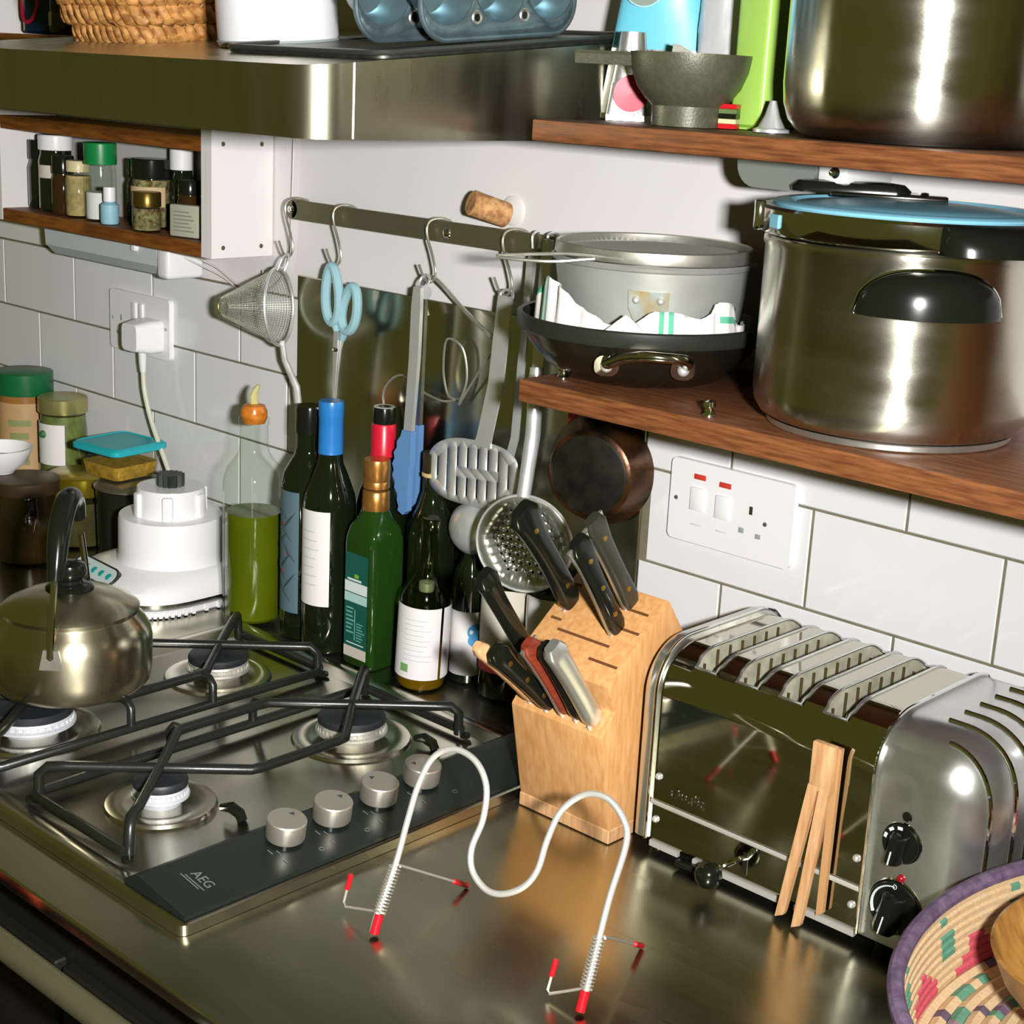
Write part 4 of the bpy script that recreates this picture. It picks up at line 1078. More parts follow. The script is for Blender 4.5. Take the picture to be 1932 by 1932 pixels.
# 7 clear bottle, white label, leaning
t = bottle('vinegar_bottle', 'leaning clear bottle with big white label and amber liquid', 1.071, -0.093,
           [(0, 0), (0.027, 0), (0.0300, 0.003), (0.0305, 0.010), (0.0300, 0.108), (0.0285, 0.116), (0.021, 0.128), (0.0135, 0.140), (0.0115, 0.150), (0.0100, 0.188), (0.0108, 0.190), (0.0108, 0.204), (0.0095, 0.206), (0, 0.206)],
           thin_glass('olive_clear_glass', (0.66, 0.72, 0.5)), rot=(0.02, 0.062, 0))
ring_part(t, 'paper_label', [(0.0308, 0.018), (0.0306, 0.106)], paper, VA - 1.75, VA + 0.60)
ring_part(t, 'paper_label', [(0.0308, 0.018), (0.0306, 0.106)], paper, VA + 0.72, VA + 1.9)
B().lathe([(0, 0.003), (0.0265, 0.004), (0.0282, 0.009), (0.0280, 0.056), (0, 0.056)], 28).build('liquid', oil2_m, t, local=True)
ring_part(t, 'green_stamp', [(0.0311, 0.026), (0.0311, 0.036)], ink_gr, VA - 0.95, VA - 0.60, 8)
print_lines(t, 0.0311, 0.092, 0.0062, 9, VA - 0.85, VA + 0.35, mat('faint_ink', rgb(188, 190, 190), 0.8), 0.0009)
ring_part(t, 'pourer', [(0.0, 0.118), (0.0085, 0.118), (0.0090, 0.121), (0.0088, 0.128), (0.0, 0.130)], steel_util)
# 8 dark bottle with blue-spot label
t = bottle('blue_spot_bottle', 'dark bottle with a blue blot on its white label', 1.094, -0.0385,
           [(0, 0), (0.020, 0), (0.0222, 0.003), (0.0222, 0.12), (0.019, 0.135), (0.010, 0.152), (0.0095, 0.18), (0, 0.18)], dark_glass)
ring_part(t, 'paper_label', [(0.0227, 0.012), (0.0227, 0.090)], paper, VA - 1.4, VA + 1.2)
b = B()
for (dz, da, rr) in ((0.066, 0.25, 0.010), (0.056, 0.18, 0.0075), (0.048, 0.30, 0.005)):
    n_ = 20
    vs = [(0.0231 * math.cos(VA + da), 0.0231 * math.sin(VA + da), dz)] + [(0.0231 * math.cos(VA + da + rr / 0.0231 * math.cos(2 * PI * k / n_)), 0.0231 * math.sin(VA + da + rr / 0.0231 * math.cos(2 * PI * k / n_)), dz + rr * math.sin(2 * PI * k / n_)) for k in range(n_)]
    b.add(vs, [(0, 1 + k, 1 + (k + 1) % n_) for k in range(n_)])
b.build('blue_blot', mat('blue_ink', rgb(70, 150, 200), 0.6), t, local=True)
# 9 bottle with pink and cream label
t = bottle('cream_label_bottle', 'dark bottle with cream and red label left of the knife block', 1.1545, -0.0365,
           [(0, 0), (0.029, 0), (0.032, 0.003), (0.032, 0.128), (0.028, 0.145), (0.014, 0.162), (0.012, 0.172), (0, 0.172)], dark_glass)
ring_part(t, 'cream_label', [(0.0326, 0.052), (0.0326, 0.126), (0.0315, 0.134)], paper_c, VA - 1.75, VA + 1.4)
ring_part(t, 'red_band', [(0.0326, 0.034), (0.0326, 0.052)], mat('rose_ink', rgb(196, 60, 70), 0.6), VA - 1.75, VA + 1.4)
ring_part(t, 'gold_blot', [(0.0329, 0.056), (0.0329, 0.072)], mat('tan_ink', rgb(170, 150, 100), 0.7), VA - 1.4, VA - 0.9, 8)
# 10 bottle with teardrop label
t = bottle('teardrop_label_bottle', 'dark bottle with black teardrop on its white label below the skimmer', 1.2255, -0.0375,
           [(0, 0), (0.030, 0), (0.033, 0.003), (0.033, 0.135), (0.028, 0.150), (0.014, 0.166), (0.012, 0.176), (0, 0.176)], dark_glass)
ring_part(t, 'paper_label', [(0.0336, 0.05), (0.0336, 0.142)], paper, VA - 1.3, VA + 1.3)
a = VA - 0.25
B().lathe([(0, 0.0), (0.0030, 0.001), (0.0050, 0.006), (0.0044, 0.012), (0.0022, 0.020), (0.0006, 0.030), (0, 0.032)], 14, TR(0.0318 * math.cos(a), 0.0318 * math.sin(a), 0.082)).build('teardrop_print', ink_d, t, local=True)

# ================================================================== BLENDER BASE
bl = thing('blender_base', 'white electric blender motor base with teal buttons beside the kettle', 'blender', (0.612, -0.118, WT + 0.0005))
def oval(kx, ky, z, n_=48, e=2.6, cx=0.0, cy=0.0):
    out = []
    for k in range(n_):
        a = 2 * PI * k / n_
        c_, s_ = math.cos(a), math.sin(a)
        out.append((cx + kx * abs(c_) ** (2 / e) * (1 if c_ > 0 else -1), cy + ky * abs(s_) ** (2 / e) * (1 if s_ > 0 else -1), z))
    return out
SC = dict(e=3.0, cx=-0.006, cy=-0.014)
B().loft([oval(0.100, 0.098, 0.0, **SC), oval(0.103, 0.101, 0.003, **SC), oval(0.103, 0.101, 0.010, **SC)]).build('foot', white_pl2, bl, local=True)
rb = B()
for k in range(72):
    a = 2 * PI * k / 72
    q0 = oval(0.1032, 0.1012, 0.0, n_=72, **SC)[k]
    rb.box(-0.002, 0.002, -0.0022, 0.0022, 0.001, 0.009, TR(q0[0], q0[1], 0) @ RZ(a))
rb.build('grip_ribs', white_pl, bl, local=True, smooth=False)
B().loft([oval(0.099, 0.097, 0.010, **SC), oval(0.0995, 0.0975, 0.018, **SC)]).build('chrome_band', mat('band_chrome', (0.5, 0.5, 0.45), 0.25, 1.0), bl, local=True)
B().loft([oval(0.102, 0.100, 0.0175, **SC), oval(0.102, 0.100, 0.021, **SC), oval(0.099, 0.097, 0.031, **SC), oval(0.090, 0.088, 0.041, e=2.8, cx=-0.003, cy=-0.008), oval(0.078, 0.076, 0.047, e=2.4), oval(0.072, 0.071, 0.049, e=2.1)]).build('housing', white_pl, bl, local=True)
B().lathe([(0.0735, 0.045), (0.0700, 0.053), (0.0690, 0.060), (0.0685, 0.104), (0.0670, 0.108), (0.046, 0.1085)], 56).build('collar', white_pl, bl, local=True)
B().lathe([(0.0462, 0.106), (0.0450, 0.140), (0.0435, 0.1455), (0, 0.146)], 48).build('hub', white_pl, bl, local=True)
for k in range(6):
    a = k * PI / 3 + 0.35
    B().rbox(0.040, 0.0505, -0.007, 0.007, 0.108, 0.141, 0.003, 2, RZ(a)).build('lug', white_pl, bl, local=True)
gz = B()
n_ = 14
ro = [[((0.0185 if k % 2 else 0.0150) * math.cos(PI * k / n_), (0.0185 if k % 2 else 0.0150) * math.sin(PI * k / n_), z) for k in range(2 * n_)] for z in (0.145, 0.162)]
gz.loft(ro)
gz.build('drive_coupling', mat('dark_green_rubber', (0.02, 0.03, 0.02), 0.5), bl, local=True, smooth=False)
# slanted button panel towards the viewer's left
pa = math.radians(-94)
P0 = Vector((-0.028, -0.0985, 0.0395))
nrm = Vector((math.cos(pa) * 0.62, math.sin(pa) * 0.62, 0.78)).normalized()
ux = Vector((-math.sin(pa), math.cos(pa), 0))
PM = frame(P0, ux, nrm.cross(ux))
B().prism(rrect(-0.054, 0.050, -0.0150, 0.0150, 0.013, 5), -0.012, 0.0012, T=PM).build('panel_surround', mat('dark_green_plastic', (0.015, 0.02, 0.016), 0.35), bl, local=True)
B().prism(rrect(-0.050, 0.048, -0.0122, 0.0122, 0.0115, 5), 0.0005, 0.002, T=PM).build('button_panel', mat('pale_aqua', rgb(196, 214, 214), 0.35), bl, local=True)
for k in range(5):
    B().lathe([(0, 0.0032), (0.0044, 0.003), (0.0052, 0.0018)], 16, PM @ TR(-0.038 + k * 0.0185, 0, 0)).build('button', mat('teal_button', rgb(40, 150, 150), 0.4) if k > 1 else mat('grey_teal_button', rgb(120, 160, 160), 0.4), bl, local=True)
B().lathe([(0, 0.003), (0.006, 0.0026), (0.007, 0.0)], 18, PM @ TR(-0.020, -0.021, -0.0015)).build('power_button', white_pl2, bl, local=True)

# ================================================================== JARS ON THE LEFT
G2 = 'jars and tubs at the left end of the worktop'
t = jar('peanut_butter_jar', 'big peanut butter jar with dark green lid against the tiles', 0.128, -0.048, 0.041, 0.215, mat('tan_plastic', rgb(150, 104, 52), 0.25), green_lid, 0.027, neck=0.96, z=WT, group=G2, lab=(peanut, 0.055, 0.17, A0 - 2.2, A0 + 2.2))
for k in range(4):
    B().lathe([(0.0419, 0.145 - k * 0.020), (0.0419, 0.135 - k * 0.020)], 8, None, A0 - 0.42 + 0.05 * k, A0 + 0.42 - 0.08 * (k % 2)).build('print_block', mat('olive_ink', rgb(134, 138, 86), 0.7), t, local=True)
B().ball((0.0405 * math.cos(A0 - 1.1), 0.0405 * math.sin(A0 - 1.1), 0.148), 0.0065, 14, 0.9).build('orange_spot', mat('orange_ink', rgb(220, 90, 50), 0.6), t, local=True)
t = jar('pickle_jar', 'glass jar of green pickles with gold lid and white label', 0.222, -0.039, 0.0355, 0.190, clear_g, mat('pale_gold_lid', rgb(176, 170, 110), 0.28, 0.7), 0.016, mat('green_pickle', rgb(110, 120, 60), 0.5, var=0.3, scale=80), 0.97, neck=0.94, z=WT, group=G2, lab=(paper, 0.09, 0.152, A0 - 1.7, A0 + 0.25))
B().ball((0.0352 * math.cos(A0 - 0.75), 0.0352 * math.sin(A0 - 0.75), 0.136), 0.0062, 14).build('green_dot', mat('leaf_green', rgb(50, 110, 60), 0.6), t, local=True)
t = jar('gold_lid_jar', 'glass jar with a wide gold lid in front of the teal lidded tub', 0.345, -0.087, 0.0465, 0.104, thin_glass('smoky_glass', (0.62, 0.62, 0.48)), gold_lid, 0.020, mat('grey_grain', rgb(104, 98, 74), 0.6, var=0.2, scale=60), 0.85, neck=0.93, z=WT, group=G2)
jar('brown_jar', 'dark brown glass jar behind the kettle handle', 0.372, -0.190, 0.0435, 0.118, mat('deep_brown_glass', (0.022, 0.012, 0.003), 0.05, coat=0.5), mat('dark_brass_lid', rgb(70, 54, 34), 0.4, 0.4), 0.012, neck=0.94, z=WT, group=G2)
t = thing('white_bowl', 'small white bowl resting on the dark brown jar at the left edge', 'bowl', (0.330, -0.205, WT + 0.1185), G2)
B().lathe([(0, 0.0), (0.018, 0.0), (0.020, 0.003), (0.036, 0.016), (0.044, 0.034), (0.045, 0.037), (0.043, 0.037), (0.034, 0.019), (0.018, 0.007), (0, 0.006)], 40).build('bowl', white_pl, t, local=True)
B().lathe([(0, 0.019), (0.034, 0.0195)], 28).build('contents', mat('dark_seed', rgb(80, 74, 60), 0.9, var=0.5, scale=200), t, local=True)
t = thing('black_saucepan', 'black lidded saucepan between the gold lid jar and the blender', 'saucepan', (0.446, -0.068, WT), G2)
B().lathe([(0, 0.0006), (0.044, 0.0006), (0.048, 0.004), (0.050, 0.100), (0.052, 0.102), (0.048, 0.103)], 48).build('pot', mat('black_enamel_pot', (0.012, 0.013, 0.008), 0.2), t, local=True)
B().lathe([(0.053, 0.1025), (0.053, 0.1045), (0.046, 0.1105), (0.034, 0.1133), (0, 0.1135)], 48).build('lid', mat('dull_lid', (0.35, 0.34, 0.26), 0.35, 0.9), t, local=True)
t = thing('plastic_tub', 'clear square tub of yellow food with a teal snap lid', 'food tub', (0.424, -0.072, WT + 0.1145), G2, rot=(0, 0, 0.12))
def tubring(k, z): return [(x, y, z) for x, y in rrect(-0.045 * k, 0.045 * k, -0.045 * k, 0.045 * k, 0.012 * k, 5)]
B().loft([tubring(0.80, 0.0008), tubring(0.84, 0.003), tubring(1.0, 0.043)], caps=False).build('tub', clear_p, t, local=True)
B().loft([tubring(0.78, 0.002), tubring(0.81, 0.004), tubring(0.88, 0.022)]).build('food', pasta, t, local=True)
B().loft([tubring(1.08, 0.040), tubring(1.10, 0.041), tubring(1.10, 0.047), tubring(1.04, 0.0495), tubring(0.98, 0.0505), tubring(0.95, 0.0490)]).build('lid', teal, t, local=True)

# ================================================================== KNIFE BLOCK
kb = thing('knife_block', 'beech knife block with slots standing left of the toaster', 'knife block', (1.42, -0.17, WT))
KX0, KX1 = 1.3645, 1.4785
prof = [(-0.236, WT + 0.014), (-0.256, 1.013), (-0.239, 1.0345), (-0.2525, 1.062), (-0.169, 1.128), (-0.152, 1.104), (-0.070, 0.99), (-0.070, WT + 0.014)]
bm = bmesh.new()
va = [bm.verts.new((KX0, a, c)) for a, c in prof]
vb = [bm.verts.new((KX1, a, c)) for a, c in prof]
n_ = len(prof)
bm.faces.new(va[::-1]); bm.faces.new(vb)
for i in range(n_):
    bm.faces.new((va[i], va[(i + 1) % n_], vb[(i + 1) % n_], vb[i]))
bmesh.ops.recalc_face_normals(bm, faces=bm.faces)
bmesh.ops.bevel(bm, geom=list(bm.edges), offset=0.0022, segments=2, affect='EDGES', profile=0.6)
bm.verts.index_update()
B().add([v.co.copy() for v in bm.verts], [[v.index for v in f.verts] for f in bm.faces]).build('block', beech, kb)
bm.free()
B().rbox(KX0 - 0.0005, KX1 + 0.0005, -0.2365, -0.0695, WT + 0.0005, WT + 0.0145, 0.001, 1).build('base_board', pale_wood, kb)
# slots in the upper face
un = Vector((0, -0.62, 0.785)).normalized()
ut = Vector((0, 0.0835, 0.066)).normalized()
def upper(s_, x, h=0.0): return Vector((x, -0.2525, 1.062)) + ut * s_ + un * h
slot_m = mat('slot_shadow', rgb(104, 62, 28), 0.9)
for s_, x0, x1 in ((0.022, 1.440, 1.474), (0.040, 1.388, 1.452), (0.050, 1.372, 1.385), (0.062, 1.440, 1.472), (0.084, 1.42, 1.468), (0.092, 1.368, 1.38)):
    M_ = frame(upper(s_, (x0 + x1) / 2, 0.0002), (1, 0, 0), ut)
    B().box(-(x1 - x0) / 2, (x1 - x0) / 2, -0.0014, 0.0014, -0.001, 0.0002, M_).build('slot', slot_m, kb, smooth=False)
def knife(name, label, base, tip, w_, th, m, rivets=2, riv=brass, bulb=0.0, strip_m=None, bow=0.0, blade=True):
    """handle from base (at the block) to tip; w_ = depth in the blade plane, th = thickness along X"""
    base, tip = Vector(base), Vector(tip)
    t = thing(name, label, 'knife', tuple(base), 'knives in the knife block')
    d = (tip - base)
    L = d.length
    dz = d.normalized()
    ux_ = Vector((1, 0, 0))
    uy_ = dz.cross(ux_).normalized()         # in the blade plane
    rings = []
    for k in range(15):
        s_ = k / 14
        ww = w_ * (0.92 - 0.16 * math.sin(PI * s_) + 0.10 * s_) * (1 + bulb * max(0, (s_ - 0.75) / 0.25))
        tt = th
        if s_ < 0.05: ww *= 0.75; tt *= 0.8
        if s_ > 0.95: ww *= 0.62; tt *= 0.7
        off = bow * math.sin(PI * s_) + (bulb * 0.35 * w_) * max(0, (s_ - 0.7) / 0.3)
        c_ = base + d * s_ + uy_ * off
        rg = []
        for q in range(16):
            a = 2 * PI * q / 16
            cx_, sx_ = math.cos(a), math.sin(a)
            rg.append(c_ + ux_ * (tt / 2 * abs(cx_) ** 0.6 * (1 if cx_ > 0 else -1)) + uy_ * (ww / 2 * abs(sx_) ** 0.6 * (1 if sx_ > 0 else -1)))
        rings.append(rg)
    B().loft(rings).build('handle', m, t, sharp=50)
    if blade:
        M_ = frame(base, ux_, uy_)
        B().box(-0.0009, 0.0009, -w_ * 0.45, w_ * 0.42, -0.055, 0.002, M_).build('blade', steel_util, t, smooth=False)
    if strip_m is not None:
        rg = []
        for k in range(11):
            s_ = 0.02 + 0.96 * k / 10
            ww = w_ * (0.92 - 0.16 * math.sin(PI * s_) + 0.10 * s_) * (1 + bulb * max(0, (s_ - 0.75) / 0.25))
            off = bow * math.sin(PI * s_)
            c_ = base + d * s_ + uy_ * off
            rg.append([c_ + ux_ * (-0.0014) + uy_ * (-ww / 2 - 0.0006), c_ + ux_ * 0.0014 + uy_ * (-ww / 2 - 0.0006), c_ + ux_ * 0.0014 + uy_ * (ww / 2 + 0.0006), c_ + ux_ * (-0.0014) + uy_ * (ww / 2 + 0.0006)])
        B().loft(rg).build('tang', strip_m, t, sharp=40)
    for k in range(rivets):
        s_ = 0.2 + 0.6 * k / max(1, rivets - 1)
        c_ = base + d * s_ + uy_ * (bow * math.sin(PI * s_))
        B().lathe([(0, 0.0006), (0.0026, 0.0004), (0.003, -0.0006)], 14, frame(c_ + ux_ * (th / 2), (0, 1, 0), (0, 0, 1))).build('rivet', riv, t)
    return t
knife('chef_knife', 'large black curved knife handle highest in the knife block', (1.382, -0.1975, 1.1065), (1.382, -0.279, 1.211), 0.028, 0.016, black_pl, 2, brass, 0.35, bow=0.003)
knife('carving_knife', 'black knife handle with brass rivets and steel tang nearest the toaster', (1.447, -0.2055, 1.100), (1.447, -0.272, 1.197), 0.0235, 0.015, black_pl, 3, brass, 0.22, steel_sat)
knife('bread_knife', 'grey-black knife handle with bright tang at the back of the block', (1.4425, -0.1815, 1.119), (1.4425, -0.248, 1.212), 0.024, 0.014, mat('grey_black', (0.03, 0.03, 0.02), 0.3), 2, brass, 0.15, steel_sat)
knife('slim_knife', 'slim black knife handle leaning furthest left out of the block', (1.3735, -0.2475, 1.0665), (1.3735, -0.313, 1.155), 0.021, 0.015, black_pl, 0, brass, 0.25)
knife('wood_handled_knife', 'knife with a pale wooden handle at the left of the lower slots', (1.386, -0.2495, 1.024), (1.386, -0.329, 1.094), 0.016, 0.013, pale_wood, 0)
knife('steak_knife', 'black riveted knife handle beside the pale wooden handle', (1.408, -0.249, 1.024), (1.408, -0.330, 1.096), 0.021, 0.013, black_pl, 3, brass, 0.15)
knife('red_handled_knife', 'knife with red laminated handle in the lower slots', (1.4275, -0.2485, 1.025), (1.4275, -0.308, 1.104), 0.020, 0.0125, red_wood, 0, brass, 0.1, steel_sat)
knife('paring_knife', 'black knife handle next to the red handled knife', (1.4445, -0.2485, 1.025), (1.4445, -0.304, 1.105), 0.020, 0.0125, black_pl, 0, brass, 0.1)
knife('steel_handled_knife', 'knife with broad bright steel handle at the right of the lower slots', (1.462, -0.248, 1.025), (1.462, -0.314, 1.113), 0.024, 0.0145, mat('bright_steel_handle', (0.7, 0.7, 0.66), 0.3, 0.85), 0)

# ================================================================== TOASTER
TO = thing('toaster', 'polished steel four slot toaster with black dials against the tiles', 'toaster', (1.66, -0.115, WT))
TY0, TY1, TZ0, TZ1 = -0.214, -0.017, 0.913, 1.100
def tprof(ins=0.0, r=0.034, z0=TZ0, nseg=8):
    y0, y1, z1 = TY0 + ins, TY1 - ins, TZ1 - ins
    r = max(0.004, r)
    P = [(y0, z0)]
    for k in range(nseg + 1):
        a = PI - PI / 2 * k / nseg
        P.append((y0 + r + r * math.cos(a), z1 - r + r * math.sin(a)))
    for k in range(nseg + 1):
        a = PI / 2 - PI / 2 * k / nseg
        P.append((y1 - r + r * math.cos(a), z1 - r + r * math.sin(a)))
    P.append((y1, z0))
    return P
mirror = mat('toaster_plate', (0.58, 0.56, 0.46), 0.07, 1.0, rvar=0.03, scale=14, bump=0.015, bscale=25)
# wrapped plate over front, shoulders, top and back, open at the four slots
fl_ = tprof(0.0, 0.045, nseg=12)
ia, ib = 7, len(fl_) - 8
SX = [1.5345 + i * 0.0452 for i in range(4)]
SWd = 0.0265
wrap = B()
xs = [1.508]
for x in SX:
    xs += [x, x + SWd]
xs.append(1.734)
for i in range(len(xs) - 1):
    x0, x1 = xs[i], xs[i + 1]
    if i % 2 == 0:
        wrap.loft([[(x, a, c) for a, c in fl_] for x in (x0, x1)], closed=False)
    else:
        wrap.loft([[(x, a, c) for a, c in fl_[:ia + 1]] for x in (x0, x1)], closed=False)
        wrap.loft([[(x, a, c) for a, c in fl_[ib:]] for x in (x0, x1)], closed=False)
wrap.build('wrap_plate', mirror, TO, sharp=30)
B().box(1.508, 1.734, TY0 + 0.002, TY1 - 0.002, TZ0, TZ0 + 0.004).build('floor_plate', alu, TO, smooth=False)
liner = mat('slot_liner', rgb(186, 184, 162), 0.5, 0.2, var=0.25, scale=70)
sp_prof = fl_[ia:ib + 1]
zl = TZ1 - 0.10
for x in SX:
    e_ = 0.0022
    rp = [(x + SWd * 0.35, sp_prof[0][0] - 0.0003, sp_prof[0][1] + 0.0006)] + [(x + e_ * (0.2 if 1 < k < len(sp_prof) - 2 else 1.0), a, c + 0.0006) for k, (a, c) in enumerate(sp_prof)] + \
         [(x + SWd - e_ * (0.2 if 1 < k < len(sp_prof) - 2 else 1.0), a, c + 0.0006) for k, (a, c) in reversed(list(enumerate(sp_prof)))]
    sl = B().tube(rp, 0.0014, 6, closed=True).build('slot', alu_cast, TO, sharp=60)
    b = B()
    for xx in (x, x + SWd):
        b.loft([[(xx, a, c - 0.0005) for a, c in sp_prof], [(xx, a, zl) for a, c in sp_prof]], closed=False)
    y0_, y1_ = sp_prof[0][0], sp_prof[-1][0]
    b.add([(x, y0_, sp_prof[0][1]), (x + SWd, y0_, sp_prof[0][1]), (x + SWd, y0_, zl), (x, y0_, zl), (x, y1_, sp_prof[-1][1]), (x + SWd, y1_, sp_prof[-1][1]), (x + SWd, y1_, zl), (x, y1_, zl)], [(0, 1, 2, 3), (4, 7, 6, 5), (3, 2, 6, 7)])
    b.build('liner', liner, sl, smooth=False)
    for k in range(8):
        yy = y0_ + 0.012 + k * 0.0192
        B().tube([(x + 0.0035, yy, TZ1 - (0.012 if k in (0, 7) else 0.003)), (x + 0.0035, yy, zl + 0.004)], 0.0012, 6).build('guard_wire', mat('guard_wire', rgb(96, 80, 44), 0.4, 0.6), sl)
# end castings
def casting(x0, x1, x2, R_, nm, mirrored=False):
    rings = []
    ex = 0.0035
    def pr_(x, ins):
        return [(x, a, c) for a, c in tprof(-ex + ins, 0.045 + ex * 0.6 - ins * 0.25, nseg=12)]
    rings.append(pr_(x0, 0.001)); rings.append(pr_(x0 + (0.0015 if x1 > x0 else -0.0015), 0.0)); rings.append(pr_(x1, 0.0))
    for k in range(1, 9):
        a = PI / 2 * k / 8
        xx = x1 + (x2 - x1) * math.sin(a)
        rings.append(pr_(xx, R_ * (1 - math.cos(a))))
    return B().loft(rings).build(nm, alu_cast, TO, sharp=40)
cr = casting(1.734, 1.786, 1.836, 0.046, 'end_casting')
cl = casting(1.5085, 1.4985, 1.4905, 0.010, 'end_casting')
B().tube([(1.7355, a, c) for a, c in tprof(-0.0045, 0.047, nseg=12)], 0.0018, 8).build('bead', chrome, cr)
B().tube([(1.5075, a, c) for a, c in tprof(-0.0045, 0.047, nseg=12)], 0.0014, 8).build('bead', chrome, cl)
for i in range(7):
    # ribs run along the top and bend down over the rounded end
    yy = -0.196 + i * 0.0265
    P = []
    def cast_z(y, ins):
        y0, y1, z1 = TY0 - 0.0035 + ins, TY1 + 0.0035 - ins, TZ1 + 0.0035 - ins
        r = max(0.004, 0.045 + 0.0021 - ins * 0.25)
        if y < y0 + r:
            d_ = y0 + r - y
            return None if d_ > r else z1 - r + math.sqrt(max(0, r * r - d_ * d_))
        if y > y1 - r:
            d_ = y - (y1 - r)
            return None if d_ > r else z1 - r + math.sqrt(max(0, r * r - d_ * d_))
        return z1
    for k in range(0, 17):
        a = PI / 2 * k / 16
        ins = 0.046 * (1 - math.cos(a))
        z = cast_z(yy, ins)
        if z is None:
            break
        P.append((1.786 + 0.050 * math.sin(a), yy, z))
    lx, ly, lz = P[-1]
    if 0 < i:
        P = [(1.770, yy, cast_z(yy, 0.0))] + P
    zz_ = lz
    while zz_ > 0.965:
        zz_ -= 0.02
        P.append((lx + 0.0004, yy, zz_))
    B().tube(P, 0.0023, 8).build('rib', chrome, cr)
# dials on the front of the right casting
fy_ = TY0 - 0.0037
def dial(x, z, r, label_, ang):
    T = TR(x, fy_, z) @ RXm(PI / 2)
    d_ = B().lathe([(0, 0.004), (r * 0.97, 0.004), (r, 0.003), (r, 0.0)], 36, T).build('dial', black_pl, cr)
    B().lathe([(r * 1.0, 0.0002), (r * 1.06, 0.0012), (r * 1.10, 0.0)], 36, T).build('dial_ring', chrome, d_)
    b = B()
    b.loft([[(x_ * k, y_ * k2, z_) for x_, y_ in rrect(-r * 0.42, r * 0.42, -r * 0.98, r * 0.62, r * 0.18, 4)] for k, k2, z_ in ((1.1, 1.0, 0.003), (1.0, 1.0, 0.011), (0.55, 0.9, 0.0165))], T=T @ RZ(ang))
    b.build('grip', black_pl, d_)
    B().box(-0.0006, 0.0006, -r * 0.9, -r * 0.15, 0.0164, 0.0170, T @ RZ(ang)).build('pointer', ink_w, d_, smooth=False)
    return d_, T
d1, T1 = dial(1.7665, 1.008, 0.0165, 'upper', -0.15)
for a in (1.9, 2.5, 3.1):
    B().box(-0.0022, 0.0022, 0.0125, 0.0152, 0.0040, 0.0043, T1 @ RZ(a - PI / 2 - 0.25)).build('number_mark', ink_w, d1, smooth=False)
d2, T2 = dial(1.767, 0.9505, 0.0225, 'lower', -0.2)
B().tube([T2 @ Vector((0.0192 * math.cos(a), 0.0192 * math.sin(a), 0.0042)) for a in [PI / 2 + k * 0.17 for k in range(13)]], [0.0004 + 0.0001 * k for k in range(13)], 6).build('scale_arc', ink_w, d2)
B().tube([T2 @ Vector((0.0016 * math.cos(a), 0.0195 + 0.002 * math.sin(a), 0.0042)) for a in [2 * PI * k / 12 for k in range(12)]], 0.0003, 5, closed=True).build('zero_mark', ink_w, d2)
B().box(-0.0035, 0.004, -0.0205, -0.0175, 0.004, 0.0044, T2 @ RZ(0.2)).build('end_mark', ink_w, d2, smooth=False)
B().ball((1.7695, fy_, 0.9772), 0.0036, 14).build('indicator_lamp', led_red, cr)
B().lathe([(0, 0.001), (0.0036, 0.001), (0.0045, 0)], 16, TR(1.768, fy_, 1.0315) @ RXm(PI / 2)).build('screw_hole', black_pl, cr)
for x, z in ((1.5155, 0.977), (1.5155, 0.934), (1.7255, 0.977), (1.7255, 0.934)):
    B().ball((x, TY0 - 0.0005, z), 0.0034, 12).build('rivet', steel_util, TO)
B().rbox(1.509, 1.7335, TY0 - 0.0022, TY0 - 0.0002, 0.9485, 0.9530, 0.0008, 2).build('crumb_tray_lip', mat('strip_aluminium', (0.66, 0.65, 0.6), 0.4, 0.45), TO)
for x0, x1 in ((1.512, 1.545), (1.562, 1.655), (1.672, 1.732)):
    B().box(x0, x1, TY0 - 0.003, TY0 + 0.001, 0.907, 0.9125).build('base_strip', mat('strip_aluminium', (0.66, 0.65, 0.6), 0.4, 0.45), TO, smooth=False)
for x in (1.512, 1.752):
    for y in (TY0 + 0.012, TY1 - 0.02):
        B().lathe([(0, 0.0), (0.0075, 0.0), (0.0085, 0.013), (0, 0.013)], 16, TR(x, y, WT + 0.0003)).build('foot', black_pl, TO)
le = B().tube(bez([(1.6175, TY0 + 0.002, 0.934), (1.6165, TY0 - 0.010, 0.936), (1.6105, TY0 - 0.022, 0.932), (1.604, TY0 - 0.028, 0.926)], 6), 0.0026, 10).build('lever', chrome, TO)
B().ball((1.5995, TY0 - 0.030, 0.921), 0.0125, 24).build('lever_ball', black_pl, le)
B().box(1.6145, 1.6195, TY0 - 0.0006, TY0 + 0.001, 0.918, 0.939).build('lever_slot', black_void, TO, smooth=False)
B().rbox(1.548, 1.575, TY0 - 0.012, TY0 - 0.0005, 0.9035, 0.9085, 0.002, 2).build('tray_tab', black_pl, TO)
MT = frame((1.548, TY0 - 0.0006, 0.9665), (1, 0, 0), (0, 0, 1))
text('maker_mark', 'Dualit', 0.016, MT, mat('embossed', (0.34, 0.33, 0.28), 0.25, 1.0), TO)

